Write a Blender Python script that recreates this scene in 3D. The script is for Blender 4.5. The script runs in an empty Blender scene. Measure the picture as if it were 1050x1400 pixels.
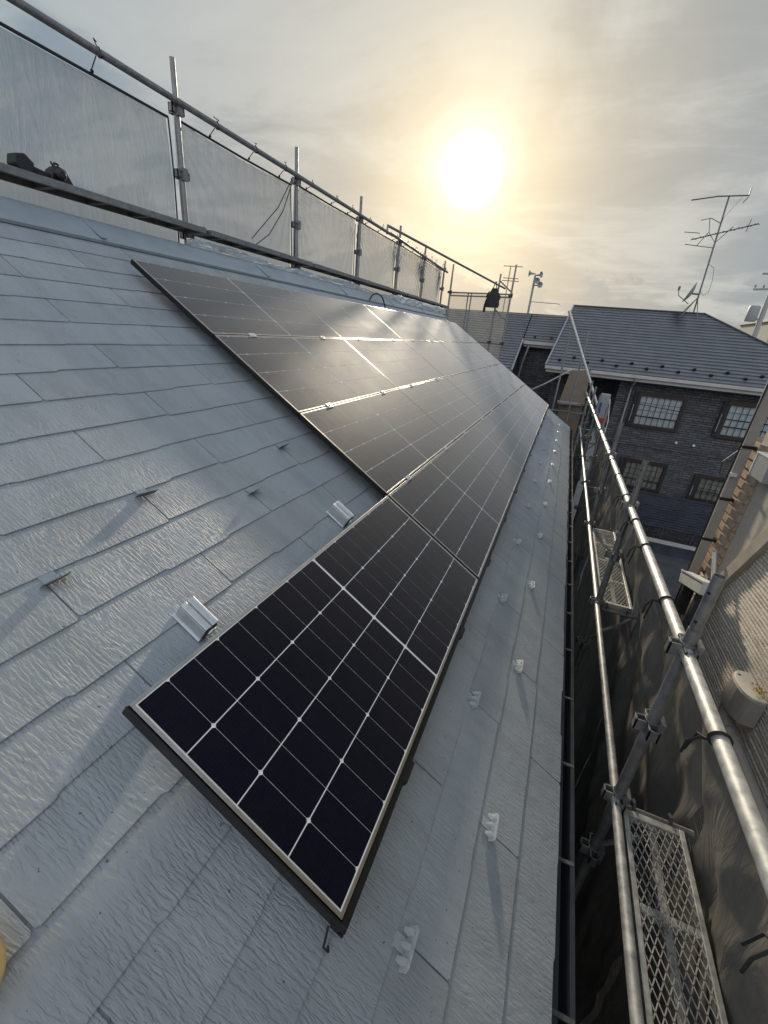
import bpy, bmesh, math, random
from mathutils import Vector, Matrix, noise as mnoise
random.seed(7)
V = Vector
sc = bpy.context.scene
COL = sc.collection
R = math.radians
S = R(32.2488)                       # roof pitch
DS, NR = V((math.cos(S), 0, -math.sin(S))), V((math.sin(S), 0, math.cos(S)))
ROOF = Matrix.Rotation(S, 4, 'Y')    # local x down the slope, y along the ridge, z off the roof; z=0 is the glass of the panels
HR = -0.11                           # shingle surface under that
GZ = -6.4                            # street level

def rp(v, u, h=0.0):
    return DS * v + V((0, u, 0)) + NR * h

# ------------------------------------------------------------------ mesh helper
class MB:
    def __init__(s): s.v, s.f, s.m = [], [], []
    def add(s, vs, fs, mi=0):
        b = len(s.v); s.v += [V(p) for p in vs]; s.f += [tuple(b + i for i in f) for f in fs]; s.m += [mi] * len(fs); return s
    def box(s, lo, hi, mi=0, M=None):
        x0, y0, z0 = lo; x1, y1, z1 = hi
        vs = [V(p) for p in ((x0,y0,z0),(x1,y0,z0),(x1,y1,z0),(x0,y1,z0),(x0,y0,z1),(x1,y0,z1),(x1,y1,z1),(x0,y1,z1))]
        if M: vs = [M @ p for p in vs]
        return s.add(vs, [(3,2,1,0),(4,5,6,7),(0,1,5,4),(1,2,6,5),(2,3,7,6),(3,0,4,7)], mi)
    def bar(s, a, b, w, h, up=(0,0,1), mi=0):
        a, b = V(a), V(b); d = (b - a).normalized(); u = V(up); x = d.cross(u)
        if x.length < 1e-4: x = d.cross(V((1,0,0)))
        x.normalize(); z = x.cross(d)
        vs = [p + x*i*w/2 + z*j*h/2 for p in (a, b) for i, j in ((-1,-1),(1,-1),(1,1),(-1,1))]
        return s.add(vs, [(0,1,2,3),(7,6,5,4),(0,4,5,1),(1,5,6,2),(2,6,7,3),(3,7,4,0)], mi)
    def tube(s, pts, r, n=12, mi=0, cap=True, r2=None):
        pts = [V(p) for p in pts]; rings = []; prev = None
        for i, p in enumerate(pts):
            d = (pts[min(i+1, len(pts)-1)] - pts[max(i-1, 0)]).normalized()
            if prev is None:
                x = d.cross(V((0,0,1)));
                if x.length < 1e-3: x = d.cross(V((1,0,0)))
            else: x = prev - d * prev.dot(d)
            x.normalize(); prev = x; y = d.cross(x)
            rr = r if r2 is None else r + (r2 - r) * i / (len(pts) - 1)
            rings.append([p + (x*math.cos(a) + y*math.sin(a)) * rr for a in [2*math.pi*k/n for k in range(n)]])
        vs = [q for g in rings for q in g]; fs = []
        for i in range(len(pts) - 1):
            for k in range(n): fs.append((i*n+k, i*n+(k+1)%n, (i+1)*n+(k+1)%n, (i+1)*n+k))
        if cap: fs += [tuple(range(n))[::-1], tuple(range((len(pts)-1)*n, len(pts)*n))]
        return s.add(vs, fs, mi)
    def pipe(s, a, b, r, n=14, t=0.0025, mi=0):          # open hollow tube end
        a, b = V(a), V(b); s.tube([a, b], r, n, mi, cap=False); s.tube([b, a], r - t, n, mi, cap=False)
        d = (b - a).normalized(); x = d.cross(V((0,0,1)))
        if x.length < 1e-3: x = V((1,0,0))
        x.normalize(); y = d.cross(x)
        for p in (a, b):
            vs = [p + (x*math.cos(k*2*math.pi/n) + y*math.sin(k*2*math.pi/n))*rr for rr in (r, r-t) for k in range(n)]
            s.add(vs, [(k, (k+1)%n, n+(k+1)%n, n+k) for k in range(n)], mi)
        return s
    def lathe(s, prof, base, axis=(0,0,1), n=20, mi=0):
        base = V(base); d = V(axis).normalized(); x = d.cross(V((0,0,1)))
        if x.length < 1e-3: x = V((1,0,0))
        x.normalize(); y = d.cross(x)
        vs = [base + d*z + (x*math.cos(a) + y*math.sin(a))*r for r, z in prof for a in [2*math.pi*k/n for k in range(n)]]
        fs = [(i*n+k, i*n+(k+1)%n, (i+1)*n+(k+1)%n, (i+1)*n+k) for i in range(len(prof)-1) for k in range(n)]
        return s.add(vs, fs, mi)
    def prism(s, poly, a, b, ax, mi=0):                   # poly in two axes, extruded along the third
        o = [i for i in range(3) if i != ax]; vs = []
        for t in (a, b):
            for p in poly:
                q = [0,0,0]; q[o[0]], q[o[1]] = p; q[ax] = t; vs.append(q)
        n = len(poly)
        return s.add(vs, [tuple(range(n))[::-1], tuple(range(n, 2*n))] + [(k,(k+1)%n,n+(k+1)%n,n+k) for k in range(n)], mi)
    def grid(s, fn, nu, nv, mi=0):
        vs = [fn(i/nu, j/nv) for j in range(nv+1) for i in range(nu+1)]
        return s.add(vs, [(j*(nu+1)+i, j*(nu+1)+i+1, (j+1)*(nu+1)+i+1, (j+1)*(nu+1)+i) for j in range(nv) for i in range(nu)], mi)
    def build(s, name, mats, parent=None, smooth=False, bevel=0, M=None):
        me = bpy.data.meshes.new(name)
        off = V((0, 0, 0)); q = parent
        while q is not None:
            if q.get('_org'): off = off + q.location
            q = q.parent
        me.from_pydata([(M @ p if M else p) - off for p in s.v], [], s.f)
        if not isinstance(mats, (list, tuple)): mats = [mats]
        for m in mats: me.materials.append(m)
        for p, mi in zip(me.polygons, s.m): p.material_index = mi
        bm = bmesh.new(); bm.from_mesh(me); bmesh.ops.recalc_face_normals(bm, faces=bm.faces)
        bm.to_mesh(me); bm.free()
        if smooth:
            for p in me.polygons: p.use_smooth = True
            try: me.set_sharp_from_angle(angle=R(40))
            except Exception: pass
        o = bpy.data.objects.new(name, me); COL.objects.link(o)
        if parent is not None: o.parent = parent
        if bevel:
            b = o.modifiers.new('bevel', 'BEVEL'); b.width = bevel; b.segments = 2; b.limit_method = 'ANGLE'
        return o

def tag(o, label=None, cat=None, group=None, kind=None):
    if label: o['label'] = label
    if cat: o['category'] = cat
    if group: o['group'] = group
    if kind: o['kind'] = kind
    return o

def empty(name, loc, label, cat, group=None):
    o = bpy.data.objects.new(name, None); o.empty_display_size = .1; COL.objects.link(o); o.location = loc; o['_org'] = 1
    return tag(o, label, cat, group)

def local(name, M, label, cat, group=None):               # thing whose parts are given in its own frame
    o = bpy.data.objects.new(name, None); o.empty_display_size = .1; COL.objects.link(o); o.matrix_world = M
    return tag(o, label, cat, group)

def dup(o, M, label, group=None):
    c = o.copy(); COL.objects.link(c); c.matrix_world = M; c['label'] = label
    if group: c['group'] = group
    for ch in list(o.children):
        d = ch.copy(); COL.objects.link(d); d.parent = c
        for g in ch.children:
            e = g.copy(); COL.objects.link(e); e.parent = d
    return c

# ------------------------------------------------------------------ materials
class NT:
    def __init__(s, tree): s.t = tree
    def n(s, typ, **kw):
        nd = s.t.nodes.new(typ)
        for k, v in kw.items():
            if k.startswith('_'): setattr(nd, k[1:], v)
        return nd
    def val(s, sock, x):
        if isinstance(x, bpy.types.NodeSocket): s.t.links.new(x, sock)
        elif x is not None: sock.default_value = x
    def math(s, op, a, b=None, c=None, clamp=False):
        nd = s.t.nodes.new('ShaderNodeMath'); nd.operation = op; nd.use_clamp = clamp
        for i, x in enumerate((a, b, c)):
            if x is not None: s.val(nd.inputs[i], x)
        return nd.outputs[0]
    def vmath(s, op, a, b=None, out=0):
        nd = s.t.nodes.new('ShaderNodeVectorMath'); nd.operation = op; s.val(nd.inputs[0], a)
        if b is not None: s.val(nd.inputs[1], b)
        return nd.outputs[out]
    def noise(s, vec, scale, detail=3, rough=.55, dist=0.0):
        nd = s.t.nodes.new('ShaderNodeTexNoise'); s.val(nd.inputs['Vector'], vec)
        nd.inputs['Scale'].default_value = scale; nd.inputs['Detail'].default_value = detail
        nd.inputs['Roughness'].default_value = rough; nd.inputs['Distortion'].default_value = dist
        return nd.outputs['Fac']
    def mapv(s, vec, scale=(1,1,1), loc=(0,0,0), rot=(0,0,0)):
        nd = s.t.nodes.new('ShaderNodeMapping'); s.val(nd.inputs['Vector'], vec)
        nd.inputs['Scale'].default_value = scale; nd.inputs['Location'].default_value = loc; nd.inputs['Rotation'].default_value = rot
        return nd.outputs[0]
    def ramp(s, fac, stops, interp='LINEAR'):
        nd = s.t.nodes.new('ShaderNodeValToRGB'); s.val(nd.inputs[0], fac); cr = nd.color_ramp; cr.interpolation = interp
        while len(cr.elements) > 1: cr.elements.remove(cr.elements[-1])
        for i, (p, c) in enumerate(stops):
            e = cr.elements[0] if i == 0 else cr.elements.new(p); e.position = p
            c = (c, c, c) if not isinstance(c, (tuple, list)) else c
            e.color = (*c, 1)
        return nd.outputs[0]
    def mix(s, fac, a, b, blend='MIX'):
        nd = s.t.nodes.new('ShaderNodeMix'); nd.data_type = 'RGBA'; nd.blend_type = blend; nd.clamp_result = False
        def st(sk, x): s.val(sk, (*x, 1) if isinstance(x, tuple) and len(x) == 3 else x)
        s.val(nd.inputs[0], fac); st(nd.inputs[6], a); st(nd.inputs[7], b); return nd.outputs[2]
    def bump(s, h, strength, dist, normal=None):
        nd = s.t.nodes.new('ShaderNodeBump'); nd.inputs['Strength'].default_value = strength; nd.inputs['Distance'].default_value = dist
        s.val(nd.inputs['Height'], h)
        if normal: s.val(nd.inputs['Normal'], normal)
        return nd.outputs[0]
    def obj(s): return s.t.nodes.new('ShaderNodeTexCoord').outputs['Object']
    def geo(s): return s.t.nodes.new('ShaderNodeNewGeometry').outputs['Position']

MATS = {}
def mat(name, col=(.5,.5,.5), rough=.5, metal=0.0, var=0.0, vscale=8, bump=0.0, bscale=60, bdist=.002, spec=.5, trans=0.0, coat=0.0, ior=1.5, alpha=1.0):
    m = bpy.data.materials.new(name); m.use_nodes = True; t = NT(m.node_tree)
    p = m.node_tree.nodes['Principled BSDF']
    p.inputs['Roughness'].default_value = rough; p.inputs['Metallic'].default_value = metal
    p.inputs['Specular IOR Level'].default_value = spec; p.inputs['IOR'].default_value = ior
    p.inputs['Transmission Weight'].default_value = trans; p.inputs['Coat Weight'].default_value = coat
    p.inputs['Base Color'].default_value = (*col, 1)
    if var:
        n = t.noise(t.geo(), vscale, 5, .6)
        c = t.ramp(n, [(.25, tuple(x*(1-var) for x in col)), (.75, tuple(min(1, x*(1+var)) for x in col))])
        m.node_tree.links.new(c, p.inputs['Base Color'])
        r = t.ramp(n, [(.3, max(.03, rough*(1-var*.5))), (.7, min(1, rough*(1+var*.5)))])
        m.node_tree.links.new(r, p.inputs['Roughness'])
    if bump:
        m.node_tree.links.new(t.bump(t.noise(t.geo(), bscale, 4, .6), bump, bdist), p.inputs['Normal'])
    MATS[name] = m; m['_p'] = 1
    return m
def P(m): return m.node_tree.nodes['Principled BSDF']

M_galv = mat('galvanised steel', (.52,.51,.48), .50, .55, .38, 26, .25, 130, .001)
M_galv2 = mat('weathered scaffold steel', (.22,.22,.22), .5, .6, .35, 22, .2, 120, .001)
M_dark = mat('dark coupler steel', (.09,.09,.095), .5, .5, .3, 40)
M_alu = mat('extruded aluminium', (.68,.69,.70), .36, .85, .1, 30)
M_black = mat('black plastic', (.012,.012,.013), .45, 0, .3, 60)
M_gutter = mat('dark gutter', (.022,.024,.03), .35, 0, .3, 14)
M_frame = mat('anodised frame lip', (.42,.40,.37), .32, 1.0, .15, 30)
M_trim = mat('black edge trim', (.012,.012,.012), .4, .3, .3, 30)
M_capm = mat('ridge flashing paint', (.275,.315,.345), .42, 0, .12, 6)
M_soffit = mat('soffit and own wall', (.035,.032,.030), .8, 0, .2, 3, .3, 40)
M_white = mat('white painted metal', (.62,.62,.60), .5, 0, .12, 12)
M_greym = mat('grey painted metal', (.26,.27,.27), .5, 0, .2, 10)
M_cord = mat('black cord', (.012,.011,.010), .7)
M_tan = mat('plain tan', (.62,.42,.17), .6, 0, .12, 40)
M_asph = mat('asphalt', (.06,.06,.062), .9, 0, .3, 3, .4, 120)
M_brown = mat('brown window frame', (.024,.014,.011), .45, 0, .25, 20)
M_fascia = mat('cream fascia', (.42,.40,.37), .5, 0, .15, 4)
M_slat = mat('weathered timber slat', (.40,.30,.22), .7, 0, .35, 18, .1, 60)
M_slatd = mat('dark timber', (.10,.045,.03), .6, 0, .5, 14, .3, 50)
M_stucco = mat('smooth beige stucco', (.44,.40,.35), .9, 0, .12, 30, .5, 180, .003)
M_rib = mat('ribbed stucco', (.58,.52,.44), .9, 0, .30, 55, 1.0, 110, .008)
M_band = mat('beige trim board', (.36,.32,.26), .7, 0, .15, 10, .2, 80)
M_pvc = mat('grey pvc', (.33,.31,.29), .45, 0, .1, 14)
M_fence = mat('dark fence', (.035,.04,.055), .5, 0, .3, 3)
M_tarp = mat('brown sheet roof', (.13,.095,.07), .7, 0, .3, 5, .3, 12, .01)
M_far = mat('far building', (.45,.43,.36), .9, 0, .2, 1)
M_curt = mat('white curtain', (.82,.83,.84), .9, 0, .08, 5)
M_blackglow = mat('dim interior', (.02,.02,.022), .8)
M_red = mat('red sign', (.35,.03,.03), .5)
M_blue = mat('blue tape', (.02,.05,.16), .5)
M_leaf = mat('weed', (.45,.28,.05), .8, 0, .4, 60)

def shingle_mat():
    m = mat('painted cement shingle', (.25,.29,.315), .40, spec=.36); t = NT(m.node_tree); p = P(m)
    o = t.obj()
    nv = t.noise(o, 1.3, 4, .6); nf = t.noise(o, 9, 4, .6)
    c = t.ramp(nv, [(.25, (.295,.328,.354)), (.75, (.350,.378,.398))])
    c = t.mix(t.math('MULTIPLY', nf, .30), c, (.37,.385,.395))
    at = m.node_tree.nodes.new('ShaderNodeAttribute'); at.attribute_name = 'tint'
    c = t.mix(1.0, c, at.outputs['Color'], 'MULTIPLY')
    stain = t.ramp(t.noise(t.mapv(o, (1,3.2,1)), 2.2, 6, .7), [(.40, .80), (.55, 1.0)])
    c = t.mix(.6, c, stain, 'MULTIPLY')
    speck = t.ramp(t.noise(o, 95, 1, .4), [(.215, .35), (.24, 1.0)])
    c = t.mix(1.0, c, speck, 'MULTIPLY')
    m.node_tree.links.new(c, p.inputs['Base Color'])
    warp = t.noise(o, 7, 2, .5)
    cb = m.node_tree.nodes.new('ShaderNodeCombineXYZ'); sx = m.node_tree.nodes.new('ShaderNodeSeparateXYZ')
    t.val(sx.inputs[0], o)
    t.val(cb.inputs[0], t.math('MULTIPLY', sx.outputs[0], 24)); t.val(cb.inputs[1], t.math('ADD', t.math('MULTIPLY', sx.outputs[1], 118), t.math('MULTIPLY', warp, 2.2)))
    g = t.noise(cb.outputs[0], 1.0, 3, .5, .30)
    g = t.ramp(g, [(.40, 0), (.54, .8), (.66, 1)], 'EASE')
    patch = t.ramp(t.noise(o, 3.2, 2, .5), [(.35, .35), (.65, 1)])
    g = t.math('MULTIPLY', g, patch)
    fine = t.noise(o, 260, 2, .5)
    h = t.math('ADD', g, t.math('MULTIPLY', fine, .10))
    m.node_tree.links.new(t.bump(h, .66, .0036), p.inputs['Normal'])
    m.node_tree.links.new(t.ramp(nf, [(.3, .42), (.7, .58)]), p.inputs['Roughness'])
    return m
M_shingle = shingle_mat()

def cell_mat(name, col, wires):
    m = bpy.data.materials.new(name); m.use_nodes = True; nt = m.node_tree; nt.nodes.clear(); t = NT(nt)
    out = nt.nodes.new('ShaderNodeOutputMaterial'); df = nt.nodes.new('ShaderNodeBsdfDiffuse')
    dust = t.noise(t.geo(), 2.6, 6, .65); fine = t.noise(t.mapv(t.geo(), (6, 6, 6)), 9, 4, .6)
    c = col
    if wires:                                     # fine busbar wires run along the module
        sx = nt.nodes.new('ShaderNodeSeparateXYZ'); t.val(sx.inputs[0], t.obj())
        w_ = t.math('LESS_THAN', t.math('FRACT', t.math('MULTIPLY', sx.outputs[0], 1/.0111)), .05)
        c = t.mix(t.math('MULTIPLY', w_, .35), col, (.03,.03,.035))
    sm = t.math('MULTIPLY', t.ramp(t.math('ADD', t.math('MULTIPLY', dust, .6), t.math('MULTIPLY', fine, .4)), [(.42, 0), (.70, 1)]), .010)
    t.val(df.inputs[0], t.mix(sm, c, (.45,.42,.38)))
    # anti-reflective solar glass: almost nothing head on, strong near grazing
    lw = nt.nodes.new('ShaderNodeLayerWeight'); lw.inputs[0].default_value = .5
    fr = t.math('ADD', .010, t.math('MULTIPLY', t.math('POWER', lw.outputs['Facing'], 3.3), .95))
    g1 = nt.nodes.new('ShaderNodeBsdfGlossy'); g2 = nt.nodes.new('ShaderNodeBsdfGlossy')
    t.val(g1.inputs['Roughness'], t.ramp(dust, [(.3, .54), (.75, .62)])); t.val(g2.inputs['Roughness'], .70)
    gm = nt.nodes.new('ShaderNodeMixShader'); gm.inputs[0].default_value = .36; nt.links.new(g1.outputs[0], gm.inputs[1]); nt.links.new(g2.outputs[0], gm.inputs[2])
    mx = nt.nodes.new('ShaderNodeMixShader'); t.val(mx.inputs[0], fr); nt.links.new(df.outputs[0], mx.inputs[1]); nt.links.new(gm.outputs[0], mx.inputs[2])
    nt.links.new(mx.outputs[0], out.inputs[0]); return m
M_cell = cell_mat('silicon cell under glass', (.0009,.0015,.0090), True)
M_back = cell_mat('white backsheet under glass', (.84,.84,.84), False)

def brick_mat():
    m = mat('dark slate brick', (.05,.06,.08), .65); t = NT(m.node_tree); p = P(m)
    v = t.geo(); sx = m.node_tree.nodes.new('ShaderNodeSeparateXYZ'); t.val(sx.inputs[0], v)
    cb = m.node_tree.nodes.new('ShaderNodeCombineXYZ'); t.val(cb.inputs[0], t.math('ADD', sx.outputs[0], sx.outputs[1])); t.val(cb.inputs[1], sx.outputs[2])
    b = m.node_tree.nodes.new('ShaderNodeTexBrick'); t.val(b.inputs['Vector'], t.vmath('ADD', cb.outputs[0], t.mapv(t.noise(v, 2.2, 2), (.03,.03,0))))
    b.inputs['Scale'].default_value = 1; b.inputs['Brick Width'].default_value = .26; b.inputs['Row Height'].default_value = .075
    b.inputs['Mortar Size'].default_value = .009; b.inputs['Mortar Smooth'].default_value = .5; b.offset = .37; b.offset_frequency = 3
    b.inputs['Color1'].default_value = (.064,.066,.072,1); b.inputs['Color2'].default_value = (.116,.119,.127,1); b.inputs['Mortar'].default_value = (.032,.035,.042,1)
    n = t.noise(v, 14, 4, .65)
    m.node_tree.links.new(t.mix(.6, b.outputs['Color'], t.ramp(n, [(.3,(.6,.6,.6)),(.7,(1.3,1.3,1.3))]), 'MULTIPLY'), p.inputs['Base Color'])
    h = t.math('ADD', t.math('MULTIPLY', b.outputs['Fac'], -1.0), t.math('MULTIPLY', n, 1.1))
    m.node_tree.links.new(t.bump(h, 1.0, .045), p.inputs['Normal'])
    return m
M_brick = brick_mat()

def metal_roof_mat():
    m = mat('blue grey roof sheet', (.075,.085,.12), .42, 0, .18, 2.5); t = NT(m.node_tree); p = P(m)
    v = t.geo(); sx = m.node_tree.nodes.new('ShaderNodeSeparateXYZ'); t.val(sx.inputs[0], v)
    # dark streak running down from the mast foot
    dx = t.math('ABSOLUTE', t.math('SUBTRACT', t.math('ADD', sx.outputs[0], t.math('MULTIPLY', t.noise(v, 3, 3), .25)), 6.02))
    a = t.math('SUBTRACT', 1, t.math('DIVIDE', dx, .30), clamp=True)
    z = t.math('MULTIPLY', t.math('ADD', sx.outputs[2], -.35), 1.6, clamp=True)
    st = t.math('MULTIPLY', t.math('MULTIPLY', a, z), .75)
    n = t.noise(v, 2.5, 4)
    c = t.ramp(n, [(.3,(.118,.122,.134)),(.7,(.158,.162,.174))])
    m.node_tree.links.new(t.mix(st, c, (.012,.012,.014)), p.inputs['Base Color'])
    return m
M_mroof = metal_roof_mat()

def sheet_mat(name, col, opac, trl, crease=.03, var=.25):
    m = bpy.data.materials.new(name); m.use_nodes = True; nt = m.node_tree; nt.nodes.clear(); t = NT(nt)
    out = nt.nodes.new('ShaderNodeOutputMaterial')
    fold = t.noise(t.mapv(t.geo(), (7,7,1.6), rot=(.35,0,0)), 1.0, 4, .55, 1.2); fold = t.math('ABSOLUTE', t.math('SUBTRACT', fold, .5))
    bmp = t.bump(t.math('ADD', fold, t.math('MULTIPLY', t.noise(t.geo(), 420, 1), .03)), .6, crease)
    n = t.noise(t.geo(), 2.2, 5, .65); n2 = t.noise(t.mapv(t.geo(), (30,30,6)), 1.0, 3, .6)
    c = t.ramp(t.math('ADD', t.math('MULTIPLY', n, .7), t.math('MULTIPLY', n2, .3)), [(.3, tuple(x*(1-var) for x in col)), (.7, tuple(x*(1+var) for x in col))])
    d = nt.nodes.new('ShaderNodeBsdfDiffuse'); t.val(d.inputs[0], c); t.val(d.inputs['Normal'], bmp)
    tr = nt.nodes.new('ShaderNodeBsdfTranslucent'); t.val(tr.inputs[0], c); t.val(tr.inputs['Normal'], bmp)
    mx = nt.nodes.new('ShaderNodeMixShader'); mx.inputs[0].default_value = trl
    nt.links.new(d.outputs[0], mx.inputs[1]); nt.links.new(tr.outputs[0], mx.inputs[2])
    tp = nt.nodes.new('ShaderNodeBsdfTransparent'); m2 = nt.nodes.new('ShaderNodeMixShader')
    t.val(m2.inputs[0], t.ramp(t.math('ADD', t.math('MULTIPLY', n, .5), t.math('MULTIPLY', n2, .5)), [(.3, max(0, opac-.07)), (.7, min(1, opac+.07))]))
    nt.links.new(tp.outputs[0], m2.inputs[1]); nt.links.new(mx.outputs[0], m2.inputs[2]); nt.links.new(m2.outputs[0], out.inputs[0])
    return m
M_net = sheet_mat('grey mesh sheet', (.30,.325,.34), .64, .38, .05)
M_net2 = sheet_mat('dark mesh sheet', (.22,.208,.185), .97, .12, .022, var=.3)
M_netend = sheet_mat('end mesh sheet', (.26,.26,.25), .42, .5)
M_hem = mat('dark hem', (.03,.03,.032), .8)

def glass_mat():
    m = bpy.data.materials.new('window glass'); m.use_nodes = True; nt = m.node_tree; nt.nodes.clear(); t = NT(nt)
    out = nt.nodes.new('ShaderNodeOutputMaterial'); g = nt.nodes.new('ShaderNodeBsdfGlossy'); g.inputs['Roughness'].default_value = .04
    tp = nt.nodes.new('ShaderNodeBsdfTransparent'); tp.inputs[0].default_value = (.93,.95,.96,1)
    fr = nt.nodes.new('ShaderNodeFresnel'); fr.inputs[0].default_value = 1.5
    mx = nt.nodes.new('ShaderNodeMixShader'); nt.links.new(fr.outputs[0], mx.inputs[0]); nt.links.new(tp.outputs[0], mx.inputs[1]); nt.links.new(g.outputs[0], mx.inputs[2])
    nt.links.new(mx.outputs[0], out.inputs[0]); return m
M_glass = glass_mat()
M_clear = mat('clear polycarbonate', (.80,.83,.84), .28, 0, 0, trans=.70, ior=1.2)
M_tab = mat('painted metal tab', (.13,.15,.16), .5, .2, .2, 60)

# ------------------------------------------------------------------ camera
fpx = 579.857
cam = bpy.data.cameras.new('camera'); co = bpy.data.objects.new('camera', cam); COL.objects.link(co); sc.camera = co
cam.sensor_fit = 'HORIZONTAL'; cam.sensor_width = 36; cam.lens = 36 * fpx / 1050; cam.clip_start = .02; cam.clip_end = 5000
r0, r1, r2 = (.92029158,.38196336,.08466045), (.22398495,-.33697172,-.9144839), (-.32077117,.8605545,-.39566628)
co.matrix_world = Matrix(((r0[0],-r1[0],-r2[0],2.7356),(r0[1],-r1[1],-r2[1],-2.2701),(r0[2],-r1[2],-r2[2],-.27745),(0,0,0,1)))

# ------------------------------------------------------------------ sky and sun
SUN = V((-.239,.932,.274)).normalized()
el = math.asin(SUN.z); az = math.atan2(SUN.x, SUN.y)
w = bpy.data.worlds.new('World'); sc.world = w; w.use_nodes = True; nt = w.node_tree; t = NT(nt)
bg = nt.nodes['Background']; bg.inputs[1].default_value = .10
sk = nt.nodes.new('ShaderNodeTexSky'); sk.sky_type = 'NISHITA'; sk.sun_disc = False; sk.sun_elevation = el; sk.sun_rotation = az; sk.dust_density = 3
d = nt.nodes.new('ShaderNodeTexCoord').outputs['Generated']; d = t.vmath('NORMALIZE', d)
dot = t.vmath('DOT_PRODUCT', d, tuple(SUN), 1)
ang = t.math('DIVIDE', t.math('ARCCOSINE', t.math('MINIMUM', dot, .999999)), math.pi)      # 0..1 = 0..180 deg
sxyz = nt.nodes.new('ShaderNodeSeparateXYZ'); t.val(sxyz.inputs[0], d); z = sxyz.outputs[2]
A = lambda deg: deg / 180
pj = t.vmath('SCALE', d); nd = pj.node; t.val(nd.inputs['Scale'], t.math('DIVIDE', 1, t.math('ADD', t.math('MAXIMUM', z, 0), .22)))
ns1 = t.noise(t.mapv(pj, (1,1,1), (3.1,1.7,0)), 1.15, 7, .55, .6)
ns2 = t.noise(t.mapv(pj, (1.0,2.6,1), (0,4,0), (0,0,.5)), 1.6, 6, .6, .8)
veil = t.ramp(ang, [(A(0),(.80,.74,.60)),(A(5),(.76,.70,.54)),(A(9),(.69,.645,.525)),(A(14),(.595,.58,.52)),(A(22),(.52,.525,.50)),(A(32),(.455,.485,.485)),(A(45),(.39,.44,.465)),(A(60),(.32,.39,.45)),(A(75),(.72,.78,.84)),(A(95),(1.20,1.26,1.33)),(A(125),(1.32,1.37,1.43)),(A(180),(1.32,1.37,1.43))])  # sky out of view, overhead and behind, raised to brighten the roof
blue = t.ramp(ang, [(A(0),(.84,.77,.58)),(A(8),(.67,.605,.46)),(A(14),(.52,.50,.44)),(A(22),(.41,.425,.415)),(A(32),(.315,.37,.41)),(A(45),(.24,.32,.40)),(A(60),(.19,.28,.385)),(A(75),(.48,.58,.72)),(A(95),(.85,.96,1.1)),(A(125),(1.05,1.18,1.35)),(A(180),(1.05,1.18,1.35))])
cl = t.ramp(t.math('ADD', t.math('MULTIPLY', ns1, .65), t.math('MULTIPLY', ns2, .35)), [(.46, 0), (.58, 1)], 'EASE')
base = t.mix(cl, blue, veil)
shade = t.ramp(t.math('ADD', t.math('MULTIPLY', ns1, .65), t.math('MULTIPLY', ns2, .35)), [(.35, .84), (.65, 1.08)])
base = t.mix(1.0, base, shade, 'MULTIPLY')
# far cloud bank low over the horizon
azv = t.math('ARCTAN2', sxyz.outputs[0], sxyz.outputs[1])
cbx = nt.nodes.new('ShaderNodeCombineXYZ'); t.val(cbx.inputs[0], t.math('MULTIPLY', azv, 5.0)); t.val(cbx.inputs[1], t.math('MULTIPLY', z, 9.0))
nb = t.noise(cbx.outputs[0], 1.4, 6, .6, .2)
edge = t.math('ADD', t.math('ADD', .088, t.math('MULTIPLY', t.math('MAXIMUM', t.math('SUBTRACT', -.12, azv), 0), .13)), t.math('MULTIPLY', t.math('ADD', nb, -.48), .42))
bank = t.math('MULTIPLY', t.math('SUBTRACT', edge, z), 55, clamp=True)
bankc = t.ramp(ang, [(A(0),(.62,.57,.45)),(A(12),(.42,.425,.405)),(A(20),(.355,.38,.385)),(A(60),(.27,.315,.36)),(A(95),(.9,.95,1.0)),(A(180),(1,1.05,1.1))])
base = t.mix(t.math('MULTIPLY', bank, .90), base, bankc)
# small dark puffs drifting low in the west
pn = t.noise(t.mapv(d, (1,1,1.6)), 26, 5, .6)
for az0, z0, sa, sz, k_ in ((.061,.121,.026,.012,.62), (-.013,.132,.014,.007,.5), (.082,.117,.016,.007,.5), (.21,.100,.05,.006,.3)):
    q1 = t.math('POWER', t.math('DIVIDE', t.math('SUBTRACT', azv, az0), sa), 2); q2 = t.math('POWER', t.math('DIVIDE', t.math('SUBTRACT', z, z0), sz), 2)
    mk = t.math('MULTIPLY', t.math('ADD', t.math('SUBTRACT', .75, t.math('ADD', q1, q2)), t.math('MULTIPLY', t.math('SUBTRACT', pn, .5), 4.5)), 1.4, clamp=True)
    base = t.mix(t.math('MULTIPLY', mk, k_), base, (.30,.31,.315))
glow = t.ramp(ang, [(A(0),(1,1,1)),(A(1.5),(.8,.8,.8)),(A(2.3),(.24,.235,.21)),(A(3.4),(.08,.075,.05)),(A(6),(.022,.018,.008)),(A(12),(0,0,0))], 'EASE')
glow = t.vmath('SCALE', glow); glow.node.inputs['Scale'].default_value = 3.0
base = t.vmath('ADD', base, glow)
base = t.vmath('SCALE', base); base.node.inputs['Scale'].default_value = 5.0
skc = t.vmath('SCALE', sk.outputs[0]); skc.node.inputs['Scale'].default_value = .6
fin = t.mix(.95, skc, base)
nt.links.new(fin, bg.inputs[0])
sl = bpy.data.lights.new('sun', 'SUN'); so = bpy.data.objects.new('sun', sl); COL.objects.link(so)
sl.energy = 1.9; sl.angle = R(2.5); sl.color = (1, .86, .66); so.rotation_euler = SUN.to_track_quat('Z', 'Y').to_euler()
vs = sc.view_settings; vs.view_transform = 'Standard'; vs.look = 'None'; vs.exposure = 1.0; vs.gamma = 1; vs.use_curve_mapping = False
sc.cycles.max_bounces = 8; sc.cycles.transparent_max_bounces = 24; sc.cycles.use_denoising = True

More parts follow.
